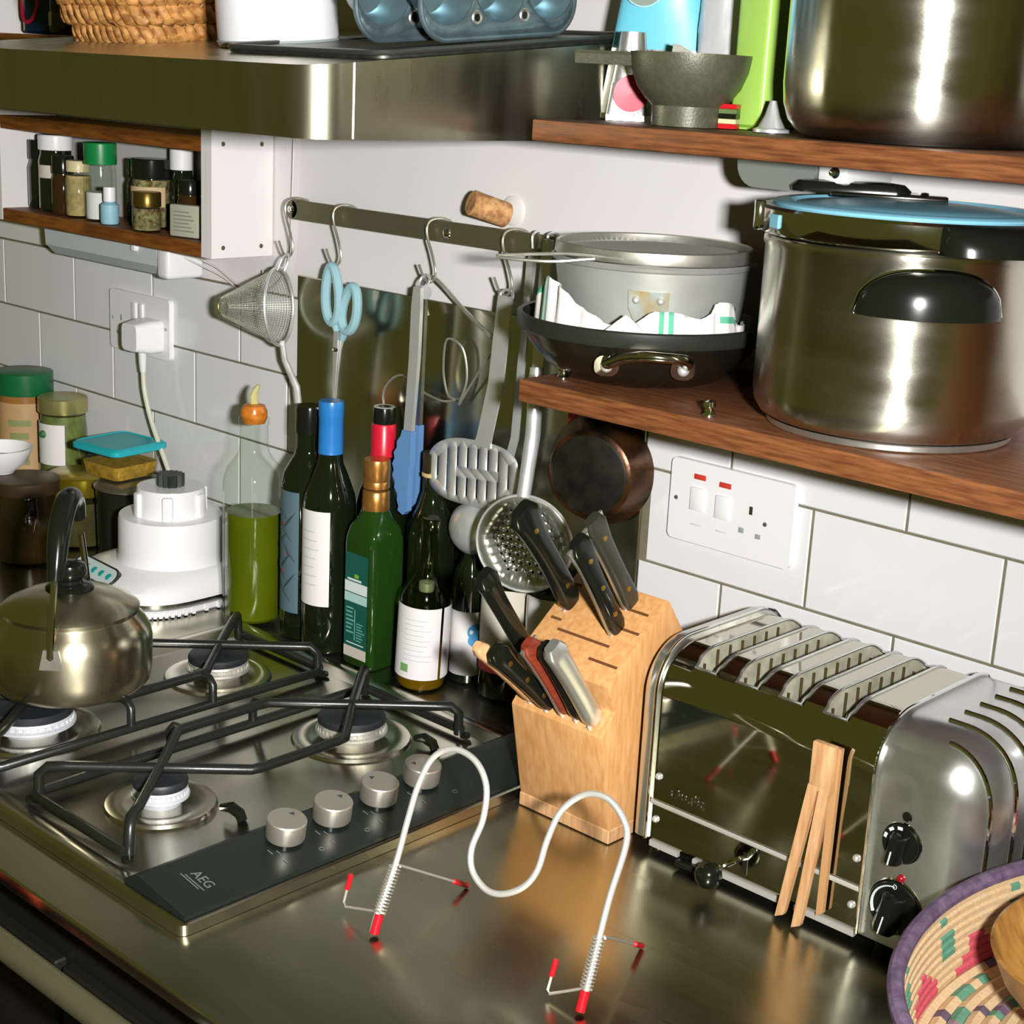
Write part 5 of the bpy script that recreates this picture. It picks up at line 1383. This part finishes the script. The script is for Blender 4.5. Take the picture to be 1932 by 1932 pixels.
# wooden toast tongs leaning on the toaster
tw = thing('toast_tongs', 'small wooden toast tongs leaning upright on the toaster front', 'tongs', (1.68, -0.235, WT))
def wedge(pts_top, pts_bot, y0, y1):
    return [(pts_top[0], y1[0], pts_top[1])]
def leg(xt, xb, zt, zb, w_, yt, yb_, th):
    b = B()
    rings = []
    for s_ in (0, 0.5, 0.93, 1.0):
        x = xt + (xb - xt) * s_; z = zt + (zb - zt) * s_; y = yt + (yb_ - yt) * s_
        ww = w_ * (1 - 0.15 * s_)
        zs = 0.0045 if s_ == 1.0 else 0
        rings.append([(x - ww / 2, y - th / 2, z), (x + ww / 2, y - th / 2, z + zs), (x + ww / 2, y + th / 2, z + zs), (x - ww / 2, y + th / 2, z)])
    return b.loft(rings)
FYt = TY0 - 0.0105
B().rbox(1.6815, 1.7025, FYt - 0.0055, FYt + 0.002, 1.030, 1.073, 0.0012, 2, TR(0, 0, 0)).build('head', pale_wood, tw)
leg(1.686, 1.668, 1.034, 0.904, 0.0095, FYt - 0.003, FYt - 0.006, 0.005).build('leg', pale_wood, tw)
leg(1.697, 1.687, 1.034, 0.9025, 0.0095, FYt - 0.003, FYt - 0.009, 0.005).build('leg', pale_wood, tw)
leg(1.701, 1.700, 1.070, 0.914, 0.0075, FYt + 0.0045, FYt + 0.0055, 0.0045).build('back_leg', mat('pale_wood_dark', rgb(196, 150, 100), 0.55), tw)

# ================================================================== WIRE STAND
ws = thing('wire_book_stand', 'wavy steel wire stand with red rubber tips on the worktop', 'book stand', (1.55, -0.48, WT))
P0 = Vector((1.453, -0.511, WT))
u_ = Vector((0.194, 0.042, 0)).normalized()
an = math.radians(25)
v_ = Vector((-u_.y * math.sin(an), u_.x * math.sin(an), math.cos(an)))
def SP(a, c): return P0 + u_ * a + v_ * c
wave = [(0.001, 0.004), (0.001, 0.022), (0.005, 0.062), (0.005, 0.10), (0.006, 0.131), (0.013, 0.156), (0.030, 0.1672), (0.052, 0.163), (0.068, 0.146), (0.073, 0.120), (0.070, 0.095), (0.076, 0.078), (0.092, 0.0675), (0.108, 0.0685),
        (0.124, 0.079), (0.132, 0.095), (0.1335, 0.120), (0.139, 0.145), (0.155, 0.1625), (0.175, 0.1645), (0.193, 0.152), (0.1995, 0.135), (0.1975, 0.094), (0.1975, 0.059), (0.198, 0.022), (0.198, 0.004)]
B().tube([SP(a, c) for p in [bez([(x, y, 0) for x, y in wave], 6)] for a, c in [(q.x, q.y) for q in p]], 0.0027, 10).build('wave_wire', mat('matt_wire', (0.72, 0.71, 0.67), 0.42, 0.6), ws)
wire_m = mat('spring_wire', (0.74, 0.71, 0.62), 0.35, 0.75)
for i, (a, bx_, by_, fx, fy2) in enumerate(((0.003, 1.448, -0.392, 1.408, -0.502), (0.1975, 1.616, -0.355, 1.613, -0.470))):
    c0, c1 = 0.022, 0.062
    pts = []
    for k in range(14 * 10 + 1):
        s_ = k / 140
        ang = 2 * PI * 14 * s_
        ctr = SP(a + (0.002 if i == 0 else 0) * s_, c0 + (c1 - c0) * s_)
        q = u_.cross(v_)
        pts.append(ctr + (u_ * math.cos(ang) + q * math.sin(ang)) * 0.0049)
    B().tube(pts, 0.0009, 5).build('spring', wire_m, ws)
    top_ = SP(a + 0.004, c1 + 0.001)
    bk_ = Vector((bx_, by_, WT + 0.0022))
    q = top_.lerp(bk_, 0.80)
    B().tube([top_, top_.lerp(bk_, 0.97)], 0.0012, 8).build('back_leg', wire_m, ws)
    B().tube([q, bk_], 0.0024, 10).build('rubber_tip', red_pl, ws)
    low = SP(a, c0)
    el = Vector((fx, fy2, WT + 0.006)) if i == 0 else Vector((fx, fy2, WT + 0.004))
    out_ = low + (el - low) * 1.0
    tip_ = out_ + (v_ * 0.030 + u_ * 0.004 - Vector((0, 0.006, 0)))
    B().tube([low + u_ * 0.005, low, low.lerp(out_, 0.93), out_ + v_ * 0.004, tip_ ], 0.0012, 8).build('front_hook', wire_m, ws)
    B().tube([out_.lerp(tip_, 0.55), tip_ + (tip_ - out_) * 0.03], 0.0024, 10).build('rubber_tip', red_pl, ws)
    B().tube([SP(a, 0.0035), SP(a, 0.020)], 0.0040, 12).build('rubber_foot', red_pl, ws)

# ================================================================== COILED BASKET AND WOODEN BOWL
cb = thing('coiled_basket', 'colourful coiled straw basket with purple rim at the right edge', 'basket', (1.985, -0.275, WT))
BCx, BCy = 1.985, -0.275
straw, pink, grn, prp, lil = rgb(214, 184, 142), rgb(208, 84, 100), rgb(96, 150, 124), rgb(104, 84, 104), rgb(150, 130, 140)
def basket_col(a, row):
    s_ = a * 0.16
    t_ = (a * 180 / PI) % 360
    zz_ = (t_ % 26) / 26
    if row < 5 and abs(zz_ - 0.5) * 2 < (5 - row) / 5.0 * 0.8: return pink
    if row == 0: return pink
    g_ = ((t_ + 13) % 26) / 26
    if row in (4, 5, 6, 8) and abs(g_ - 0.5) < 0.10 - 0.02 * abs(row - 5): return grn
    return straw
ROWS = 10
coil = B()
def coil_ring(ax_, by__, z, rad, colf, seg=120, ts=6):
    pts = [Vector((BCx + ax_ * math.cos(2 * PI * k / seg), BCy + by__ * math.sin(2 * PI * k / seg), z)) for k in range(seg)]
    for k in range(seg):
        p_, q_ = pts[k], pts[(k + 1) % seg]
    n0 = len(coil.f)
    coil.tube(pts, rad, ts, closed=True)
    for k in range(seg):
        c_ = colf(2 * PI * k / seg)
        for j in range(ts):
            coil.col[n0 + k * ts + j] = c_
for row in range(ROWS):
    k = row / (ROWS - 1)
    coil_ring(0.134 + 0.010 * k, 0.196 + 0.014 * k, 0.944 + row * 0.0066, 0.0042, lambda a, r_=row: basket_col(a, r_))
for row in range(5):
    coil_ring(0.128 + 0.004 * row / 4, 0.190 + 0.004 * row / 4, 0.905 + row * 0.008, 0.0048, lambda a: straw)
coil.build('coiled_side', coil_m, cb, kind='stuff')
coil = B()
def fl_col(a, j):
    r_ = random.Random(int(a * 12 + 0.5 * j) * 31 + j * 7)
    v = r_.random()
    return prp if v < 0.14 else (lil if v < 0.24 else (grn if v < 0.34 else straw))
for j in range(12):
    k = 1 - j / 12.5
    coil_ring(0.130 * k, 0.192 * k, 0.943, 0.0058, lambda a, jj=j: fl_col(a, jj), seg=96)
coil.build('coiled_floor', coil_m, cb, kind='stuff')
rim = B()
rim.tube([(BCx + 0.1455 * math.cos(2 * PI * k / 96), BCy + 0.2115 * math.sin(2 * PI * k / 96), 1.0085) for k in range(96)], 0.0062, 10, closed=True)
rim.build('bound_rim', mat('purple_binding', rgb(118, 98, 124), 0.7, col2=rgb(88, 68, 96), scale=90, bump=0.3, bscale=250), cb)
wb = thing('wooden_bowl', 'brown turned wooden bowl lying in the coiled basket', 'bowl', (1.992, -0.262, 0.9505), rot=(0.10, -0.16, 0))
B().lathe([(0, 0.0), (0.04, 0.0), (0.045, 0.002), (0.075, 0.020), (0.092, 0.048), (0.098, 0.072), (0.0955, 0.073), (0.089, 0.050), (0.072, 0.025), (0.04, 0.008), (0, 0.007)], 64, TR(-0.0, 0, 0.012)).build('bowl', bowl_wood, wb, local=True)

# ================================================================== LOWER SHELF: PANS
Z0 = LS + 0.0006
# pressure cooker
pc = thing('pressure_cooker', 'big polished steel pressure cooker with blue lid trim on the lower shelf', 'pressure cooker', (1.658, -0.1265, Z0))
B().lathe([(0, 0.0), (0.100, 0.0), (0.101, 0.001), (0.101, 0.005), (0.103, 0.0065)], 72).build('base_disc', alu_cast, pc, local=True)
B().lathe([(0.100, 0.0060), (0.108, 0.010), (0.1130, 0.018), (0.1145, 0.028), (0.1145, 0.146), (0.1160, 0.149), (0.1160, 0.1535), (0.1135, 0.156), (0.108, 0.157)], 96).build('body', steel_pot, pc, local=True)
ldp = B().lathe([(0.114, 0.1565), (0.1195, 0.1575), (0.1210, 0.160), (0.1210, 0.1770), (0.1190, 0.1795), (0.112, 0.1800), (0.108, 0.1785)], 96).build('lid_band', steel_pol, pc, local=True)
B().lathe([(0.1110, 0.178), (0.1115, 0.1815), (0.1095, 0.1830), (0.098, 0.1835), (0.094, 0.180)], 96).build('gasket_ring', cooker_blue, ldp, local=True)
B().lathe([(0.0945, 0.1795), (0.090, 0.182), (0.06, 0.1845), (0.0, 0.1855)], 64).build('lid_dome', cooker_blue, ldp, local=True)
VC = math.atan2(-1.3138 + 0.1265, 2.3282 - 1.658)          # towards the camera
def arc_patch(b, r0, r1, z0f, z1f, a0, a1, n_=36):
    rings = []
    for k in range(n_ + 1):
        a = a0 + (a1 - a0) * k / n_
        s_ = 2 * k / n_ - 1
        za, zb_ = z0f(s_), z1f(s_)
        ro = r1(s_)
        rg = [(r0, za)]
        for q in range(7):
            t_ = q / 6
            rg.append((r0 + (ro - r0) * math.cos(t_ * PI / 2) ** 0.5 if t_ < 1 else r0, za + (zb_ - za) * math.sin(t_ * PI / 2)))
        rings.append([(r_ * math.cos(a), r_ * math.sin(a), z_) for r_, z_ in rg])
    return b.loft(rings)
ha = VC + 0.20
def bulge(s_): return 0.1146 + 0.020 * math.sqrt(max(0.0, 1 - s_ * s_))
def ztop2(s_): return 0.1085 + 0.0345 * math.sqrt(max(0, 1 - abs(s_) ** 2.6))
hd = arc_patch(B(), 0.1138, bulge, lambda s_: 0.108, ztop2, ha - 0.50, ha + 0.50).build('side_handle', black_pl, pc, local=True)
B().tube([(0.1150 * math.cos(ha + 0.515 * s_), 0.1150 * math.sin(ha + 0.515 * s_), ztop2(s_) + 0.0012) for s_ in [-1 + 2 * k / 30 for k in range(31)]], 0.0013, 6).build('handle_frame', chrome, hd, local=True)
B().tube([(0.1150 * math.cos(ha + 0.515 * s_), 0.1150 * math.sin(ha + 0.515 * s_), 0.1068) for s_ in [-1 + 2 * k / 20 for k in range(21)]], 0.0013, 6).build('handle_frame', chrome, hd, local=True)
arc_patch(B(), 0.1185, lambda s_: 0.1212 + 0.026 * max(0.0, 1 - s_ * s_) ** 0.4, lambda s_: 0.157, lambda s_: 0.179, VC + 0.20, VC + 1.30).build('lid_handle', black_pl, ldp, local=True)
arc_patch(B(), 0.1185, lambda s_: 0.1212 + 0.018 * max(0.0, 1 - s_ * s_) ** 0.4, lambda s_: 0.160, lambda s_: 0.1795, VC + 0.36 + PI - 0.75, VC + 0.36 + PI - 0.35).build('lid_handle', black_pl, ldp, local=True)
a = VC - 1.02
B().rbox(-0.001, 0.0016, -0.0075, 0.0075, -0.0055, 0.0055, 0.0006, 1, TR(0.1210 * math.cos(a), 0.1210 * math.sin(a), 0.1685) @ RZ(a)).build('blue_window', cooker_blue, ldp, local=True)
a = VC - 1.42
B().rbox(-0.004, 0.005, -0.008, 0.008, -0.010, 0.014, 0.002, 2, TR(0.1210 * math.cos(a), 0.1210 * math.sin(a), 0.1675) @ RZ(a)).build('lid_clamp', chrome, ldp, local=True)
M_ = RZ(VC + PI / 2)
B().rbox(-0.068, 0.030, 0.045, 0.075, 0.1835, 0.1885, 0.002, 2, M_).build('bridge', steel_pol, ldp, local=True)
B().loft([[(x, y, z) for x, y in rrect(-0.050 * k, 0.050 * k, -0.016 * k, 0.016 * k, 0.012 * k, 5)] for k, z in ((1.0, 0.1865), (1.02, 0.1905), (0.9, 0.1955), (0.6, 0.197))], T=M_ @ TR(-0.052, 0.062, 0)).build('top_grip', black_pl, ldp, local=True)
B().lathe([(0, 0.003), (0.003, 0.0026), (0.004, 0.0)], 14, M_ @ TR(0.010, 0.050, 0.1885)).build('screw', chrome, ldp, local=True)

# saute pan
sp_ = thing('saute_pan', 'dark saute pan with riveted steel loop handle on the lower shelf', 'frying pan', (1.387, -0.1255, Z0))
B().lathe([(0, 0.0), (0.070, 0.0), (0.078, 0.003), (0.092, 0.014), (0.106, 0.030), (0.1130, 0.042)], 72).build('body', pan_body, sp_, local=True)
B().lathe([(0.1130, 0.042), (0.1165, 0.0425), (0.1180, 0.045), (0.1180, 0.0560), (0.1160, 0.0575), (0.1130, 0.0565), (0.1095, 0.042), (0.103, 0.028), (0.090, 0.013), (0.076, 0.0045), (0, 0.0045)], 72).build('rim', pan_in, sp_, local=True)
pv = math.atan2(-1.3138 + 0.1265, 2.3282 - 1.397) + 0.06
T = RZ(pv)
lh = bez([(0.103, -0.034, 0.026), (0.113, -0.033, 0.028), (0.125, -0.020, 0.036), (0.140, -0.004, 0.041), (0.143, 0.014, 0.041), (0.136, 0.032, 0.039), (0.120, 0.037, 0.033), (0.103, 0.034, 0.026)], 6)
B().tube([T @ p for p in lh], 0.0048, 12).build('loop_handle', steel_pol, sp_, local=True)
for sy in (-1, 1):
    B().loft([[T @ Vector((0.1030 + q + 0.45 * z, y + sy * 0.034, z + 0.025)) for y, z in rrect(-0.011, 0.011, -0.010, 0.010, 0.008, 4)] for q in (-0.004, 0.0035)]).build('handle_plate', steel_pol, sp_, local=True)
    B().ball((0, 0, 0), 0.0055, 16, T=T @ TR(0.1085, sy * 0.034, 0.025)).build('rivet', mat('white_rivet', (0.8, 0.8, 0.76), 0.4, 0.6), sp_, local=True)

# aluminium pot standing in the pan
ap = thing('aluminium_pot', 'plain grey aluminium pot with riveted handle plate inside the saute pan', 'saucepan', (1.386, -0.1125, Z0 + 0.0052))
B().lathe([(0, 0.0), (0.074, 0.0), (0.078, 0.004), (0.0925, 0.100), (0.0955, 0.1015), (0.0970, 0.1045), (0.0950, 0.1065), (0.0915, 0.105), (0.088, 0.09), (0.075, 0.006), (0, 0.005)], 72).build('body', alu, ap, local=True)
av = math.atan2(-1.3138 + 0.112, 2.3282 - 1.389) - 0.02
T = RZ(av)
b = B()
shp = [(-0.0185, 0.084), (0.0185, 0.084), (0.0185, 0.068), (0.010, 0.056), (-0.001, 0.050), (-0.012, 0.056), (-0.0175, 0.068)]
rr = []
for off in (-0.0005, 0.003):
    rr.append([T @ Vector((math.sqrt(max(0, (0.078 + 0.0145 * z / 0.100) ** 2 - y * y)) + off, y, z)) for y, z in shp])
b.loft(rr)
b.build('handle_plate', mat('dull_plate', rgb(150, 158, 154), 0.4, 0.6, col2=rgb(150, 130, 80), scale=50), ap, local=True)
for y, z in ((-0.011, 0.076), (0.011, 0.076), (0.002, 0.058)):
    B().ball((0, 0, 0), 0.0034, 12, T=T @ TR(math.sqrt((0.078 + 0.0145 * z / 0.100) ** 2 - y * y) + 0.003, y, z)).build('rivet', mat('white_rivet', (0.8, 0.8, 0.76), 0.4, 0.6), ap, local=True)

# flat sieve lying on the pot
sv = thing('mesh_sieve', 'round flat mesh sieve with wire handle lying on the aluminium pot', 'sieve', (1.386, -0.1125, Z0 + 0.1124))
B().lathe([(0.0905, 0.0), (0.0935, 0.0), (0.0940, 0.001), (0.0930, 0.0105), (0.0915, 0.0115), (0.0895, 0.0105), (0.0900, 0.001), (0.0905, 0.0)], 72).build('hoop', steel_sat, sv, local=True)
net = B()
for k in range(-17, 18):
    o_ = k * 0.0051
    h_ = math.sqrt(max(0, 0.0897 ** 2 - o_ * o_))
    if h_ > 0.004:
        net.tube([(o_, -h_, 0.0030), (o_, h_, 0.0030)], 0.00055, 4, caps=False)
        net.tube([(-h_, o_, 0.0036), (h_, o_, 0.0036)], 0.00055, 4, caps=False)
net.build('wire_net', mat('pale_wire', (0.7, 0.7, 0.64), 0.35, 0.8), sv, local=True, kind='stuff')
hv = av - 0.55
hdv = Vector((-0.62, -0.75, 0)).normalized()
p0 = Vector((0.0925 * math.cos(hv), 0.0925 * math.sin(hv), 0.004))
p1 = Vector((0.0925 * math.cos(hv + 0.28), 0.0925 * math.sin(hv + 0.28), 0.004))
far = p0 + Vector((-0.072, -0.056, -0.005))
B().tube(bez([p1, p0 + Vector((-0.02, -0.02, 0.001)), far, p0 + Vector((-0.03, -0.036, -0.006)), p0 + Vector((0.0, -0.004, -0.002))], 8), 0.0016, 8).build('wire_handle', steel_sat, sv, local=True)

# tea towel tucked in the pan
tw_ = thing('tea_towel', 'white tea towel with green stripes tucked around the aluminium pot', 'tea towel', (1.387, -0.1255, Z0))
def towel(a0, a1, rb, zt, n_=64, seed=3):
    rings = []
    rg = random.Random(seed)
    ph = [rg.uniform(0, 6) for _ in range(4)]
    for i in range(n_ + 1):
        s_ = i / n_
        a = a0 + (a1 - a0) * s_
        col_ = []
        for j in range(9):
            t_ = j / 8
            z = 0.032 + (zt(s_) - 0.032) * t_
            # folds between pot and pan
            rpot = 0.0995 - 0.0 * t_
            r_ = rb + (0.0015 * math.sin(a * 22 + ph[0]) + 0.0012 * math.sin(a * 37 + ph[1])) * (0.4 + t_) - 0.004 * t_
            col_.append((r_ * math.cos(a), r_ * math.sin(a), z))
        rings.append(col_)
    return rings
def ztop(s_):
    q = [(0, 0.052), (0.05, 0.070), (0.10, 0.082), (0.17, 0.094), (0.24, 0.088), (0.34, 0.072), (0.44, 0.060), (0.50, 0.060), (0.58, 0.074), (0.64, 0.074), (0.73, 0.068), (0.82, 0.082), (0.87, 0.080), (0.93, 0.058), (1.0, 0.060)]
    for (x0, y0), (x1, y1) in zip(q, q[1:]):
        if s_ <= x1:
            f = (s_ - x0) / (x1 - x0)
            f = f * f * (3 - 2 * f)
            return y0 + (y1 - y0) * f
    return q[-1][1]
rings = towel(pv - 1.65, pv + 1.30, 0.1015, ztop)
b = B()
n_ = len(rings)
b.v = [p for r in rings for p in r]
for i in range(n_ - 1):
    s_ = i / (n_ - 1)
    g_ = any(abs(s_ - c_) < 0.008 for c_ in (0.135, 0.165, 0.60, 0.632))
    for j in range(8):
        b.f.append((i * 9 + j, (i + 1) * 9 + j, (i + 1) * 9 + j + 1, i * 9 + j + 1)); b.m.append(1 if g_ or (j == 5 and 0.80 < s_ < 0.9) or (j == 7 and s_ < 0.1) else 0); b.col.append(None)
o = b.build('cloth', [fabric, fab_green], tw_, local=True, sharp=80)
md = o.modifiers.new('t', 'SOLIDIFY'); md.thickness = 0.0016; md.offset = 0
# peak of cloth folded over the near rim
pk = B()
pr2 = []
for i in range(25):
    s_ = i / 24
    a = pv - 0.44 + 0.62 * s_
    hgt = 0.046 + 0.026 * max(0, 1 - abs(s_ - 0.42) / 0.42) ** 0.9
    pr2.append([((0.1085 + 0.002 * t_ + 0.001 * math.sin(a * 40)) * math.cos(a), (0.1085 + 0.002 * t_ + 0.001 * math.sin(a * 40)) * math.sin(a), 0.043 + (hgt - 0.043) * t_) for t_ in (0, 0.25, 0.5, 0.75, 1.0)])
pk.loft(pr2, closed=False)
o = pk.build('folded_corner', fabric, tw_, local=True, sharp=80)
md = o.modifiers.new('t', 'SOLIDIFY'); md.thickness = 0.0022; md.offset = 0

# ================================================================== UPPER SHELF
Z1 = US + 0.0006
bp_ = thing('stock_pot', 'tall polished steel stock pot on the upper shelf', 'stock pot', (1.653, -0.1225, Z1))
B().lathe([(0, 0.0), (0.085, 0.0), (0.096, 0.004), (0.104, 0.013), (0.1085, 0.026), (0.1100, 0.042), (0.1100, 0.185), (0.113, 0.187), (0.113, 0.190), (0.108, 0.190)], 96).build('body', steel_pot, bp_, local=True)
for sg in (0, PI):
    T = RZ(sg + 0.9)
    B().tube([T @ Vector(p) for p in bez([(0.109, -0.04, 0.155), (0.125, -0.038, 0.157), (0.138, -0.02, 0.158), (0.138, 0.02, 0.158), (0.125, 0.038, 0.157), (0.109, 0.04, 0.155)], 5)], 0.005, 10).build('handle', steel_pol, bp_, local=True)
fn = thing('jam_funnel', 'dark grey wide-mouthed jam funnel with handle on the upper shelf', 'funnel', (1.4445, -0.155, Z1))
B().lathe([(0.0285, 0.0), (0.0305, 0.0), (0.0315, 0.017), (0.0335, 0.019), (0.0375, 0.0225), (0.0455, 0.033), (0.0510, 0.047), (0.0530, 0.0595), (0.0530, 0.0615), (0.0515, 0.0612), (0.0495, 0.047), (0.044, 0.034), (0.036, 0.025), (0.0300, 0.019), (0.0285, 0.0)], 64).build('cone', granite, fn, local=True)
hv2 = Vector((-0.83, -0.56, 0)).normalized()
M_ = frame((0, 0, 0), hv2, (0, 0, 1))
b = B()
b.loft([[(x, y, z) for y, z in ((0.049, -0.010), (0.049, 0.010), (0.0575, 0.013), (0.0605, 0.011), (0.0605, -0.011), (0.0575, -0.013))] for x in (0.048, 0.096, 0.100)], T=M_)
b.build('handle', granite, fn, local=True)
B().prism([(-0.012, 0.058), (0.020, 0.058), (-0.004, 0.070), (-0.010, 0.071)], -0.003, 0.003, axis='y', T=TR(-0.031, 0.030, -0.001) @ RZ(0.7)).build('rest_tab', granite, fn, local=True)
# green tin
gt = thing('green_tin', 'tall lime green tin between the funnel and the stock pot', 'tin', (1.487, -0.100, Z1))
B().loft([[(x, y, z) for x, y in rrect(-0.019, 0.019, -0.024, 0.024, 0.005, 3)] for z in (0.0, 0.19)], T=RZ(-0.1)).build('tin', lime, gt, local=True)
B().tube([(x, y, 0.003) for x, y in [tuple((RZ(-0.1) @ Vector((a_, c_, 0))).xy) for a_, c_ in rrect(-0.0193, 0.0193, -0.0243, 0.0243, 0.005, 3)]], 0.0011, 6, closed=True).build('foot_seam', mat('lime_dark', rgb(120, 170, 60), 0.4), gt, local=True)
# aqua tube standing on its crimp
def squeeze_tube(name, label, x, y, ang, w_, h_, m_top, m_low, split):
    t = thing(name, label, 'tube', (x, y, Z1), 'squeeze tubes on the upper shelf')
    T = RZ(ang)
    def rg(k):
        wv_ = w_ * (1 - 0.42 * k)
        d_ = 0.0012 + (w_ * 0.30) * min(1, k * 1.5)
        return [(wv_ * math.cos(2 * PI * q / 24), d_ * math.sin(2 * PI * q / 24), 0.004 + h_ * k) for q in range(24)]
    ks = [0.0, split * 0.5, split]
    B().loft([rg(k) for k in ks], T=T).build('foil_end', m_low, t, local=True)
    ks = [split + (1 - split) * i / 5 for i in range(6)]
    B().loft([rg(k) for k in ks], T=T).build('body', m_top, t, local=True)
    B().box(-w_, w_, -0.001, 0.001, 0.0, 0.005, T).build('crimp', foil, t, local=True, smooth=False)
    return t, T
ta = math.atan2(-1.3138 + 0.06, 2.3282 - 1.36) + PI / 2
t, T = squeeze_tube('aqua_squeeze_tube', 'large aqua blue squeeze tube standing upside down behind the funnel', 1.3455, -0.072, ta - 0.1, 0.056, 0.17, aqua, foil, 0.36)
def tube_y(w_, k): return -(0.0012 + (w_ * 0.30) * min(1, k * 1.5)) - 0.0004
M_ = T @ frame((-0.008, tube_y(0.056, 0.30), 0.0555), (-1, 0, 0), (0, 0.1, -1))
text('upside_down_print', 'WEIGHT', 0.0085, TR(*t.location) @ M_, ink_d, t)
M_ = T @ frame((-0.012, tube_y(0.056, 0.34), 0.0625), (-1, 0, 0), (0, 0.1, -1))
text('upside_down_print', 'AL', 0.0085, TR(*t.location) @ M_, ink_d, t)
bdg = B().lathe([(0, 0.0), (0.019, 0.0)], 28, T @ TR(-0.018, tube_y(0.056, 0.66) - 0.0006, 0.122) @ RXm(PI / 2)).build('round_badge', mat('badge_grey', rgb(120, 132, 120), 0.5), t, local=True)
B().tube([T @ Vector((-0.018 + 0.0192 * math.cos(2 * PI * k / 32), tube_y(0.056, 0.66) - 0.0008, 0.122 + 0.0192 * math.sin(2 * PI * k / 32))) for k in range(32)], 0.0007, 6, closed=True).build('badge_ring', mat('pale_aqua2', rgb(180, 224, 232), 0.4), bdg, local=True)
for k in range(4):
    B().box(-0.011, 0.011, -0.0012, -0.0008, -0.0022, 0.0022, T @ TR(-0.018, tube_y(0.056, 0.66), 0.113 + k * 0.0065)).build('badge_text_line', mat('pale_aqua2', rgb(180, 224, 232), 0.4), bdg, local=True, smooth=False)
t, T = squeeze_tube('puree_tube', 'small silver puree tube with a red disc beside the funnel', 1.356, -0.128, ta + 0.12, 0.0205, 0.075, foil, foil, 0.4)
B().lathe([(0, 0.0004), (0.0165, 0.0)], 28, T @ TR(0.001, -0.0061, 0.0245) @ RXm(PI / 2 + 0.06)).build('red_disc', mat('crimson_foil', rgb(178, 30, 56), 0.4, 0.1), t, local=True)
t = thing('foil_bag', 'crumpled white foil bag behind the funnel', 'bag', (1.418, -0.052, Z1))
b = B()
rgb_ = random.Random(5)
rr = []
for j in range(9):
    z = 0.0008 + j * 0.021
    rr.append([(0.036 * (1 + 0.04 * math.sin(q * 1.3 + j * 2)) * abs(math.cos(2 * PI * q / 28)) ** 0.7 * (1 if math.cos(2 * PI * q / 28) > 0 else -1), 0.020 * (1 - 0.07 * j) * (1 + 0.10 * math.sin(q * 2.1 + j)) * math.sin(2 * PI * q / 28), z) for q in range(28)])
b.loft(rr, T=RZ(ta - 0.15))
b.build('bag', foil_w, t, local=True, sharp=70)
t = thing('striped_matchbox', 'tiny red and black striped box under the funnel rim', 'box', (1.4815, -0.143, Z1))
for k, c_ in enumerate((red_pl, mat('stripe_cream', rgb(206, 196, 150), 0.5), black_pl, mat('stripe_green', rgb(90, 110, 60), 0.5), red_pl)):
    B().rbox(-0.008, 0.008, -0.006, 0.006, k * 0.0042 + 0.0002, k * 0.0042 + 0.0042, 0.0003, 1, RZ(0.3)).build('stripe', c_, t, local=True)
t = thing('piping_nozzle', 'little silver cone nozzle standing by the stock pot', 'nozzle', (1.531, -0.150, Z1))
B().lathe([(0.0, 0.0), (0.0155, 0.0), (0.0155, 0.0025), (0.0115, 0.004), (0.0065, 0.014), (0.0030, 0.026), (0.0, 0.0262)], 28).build('cone', mat('nozzle_tin', (0.75, 0.76, 0.78), 0.35, 0.6), t, local=True)
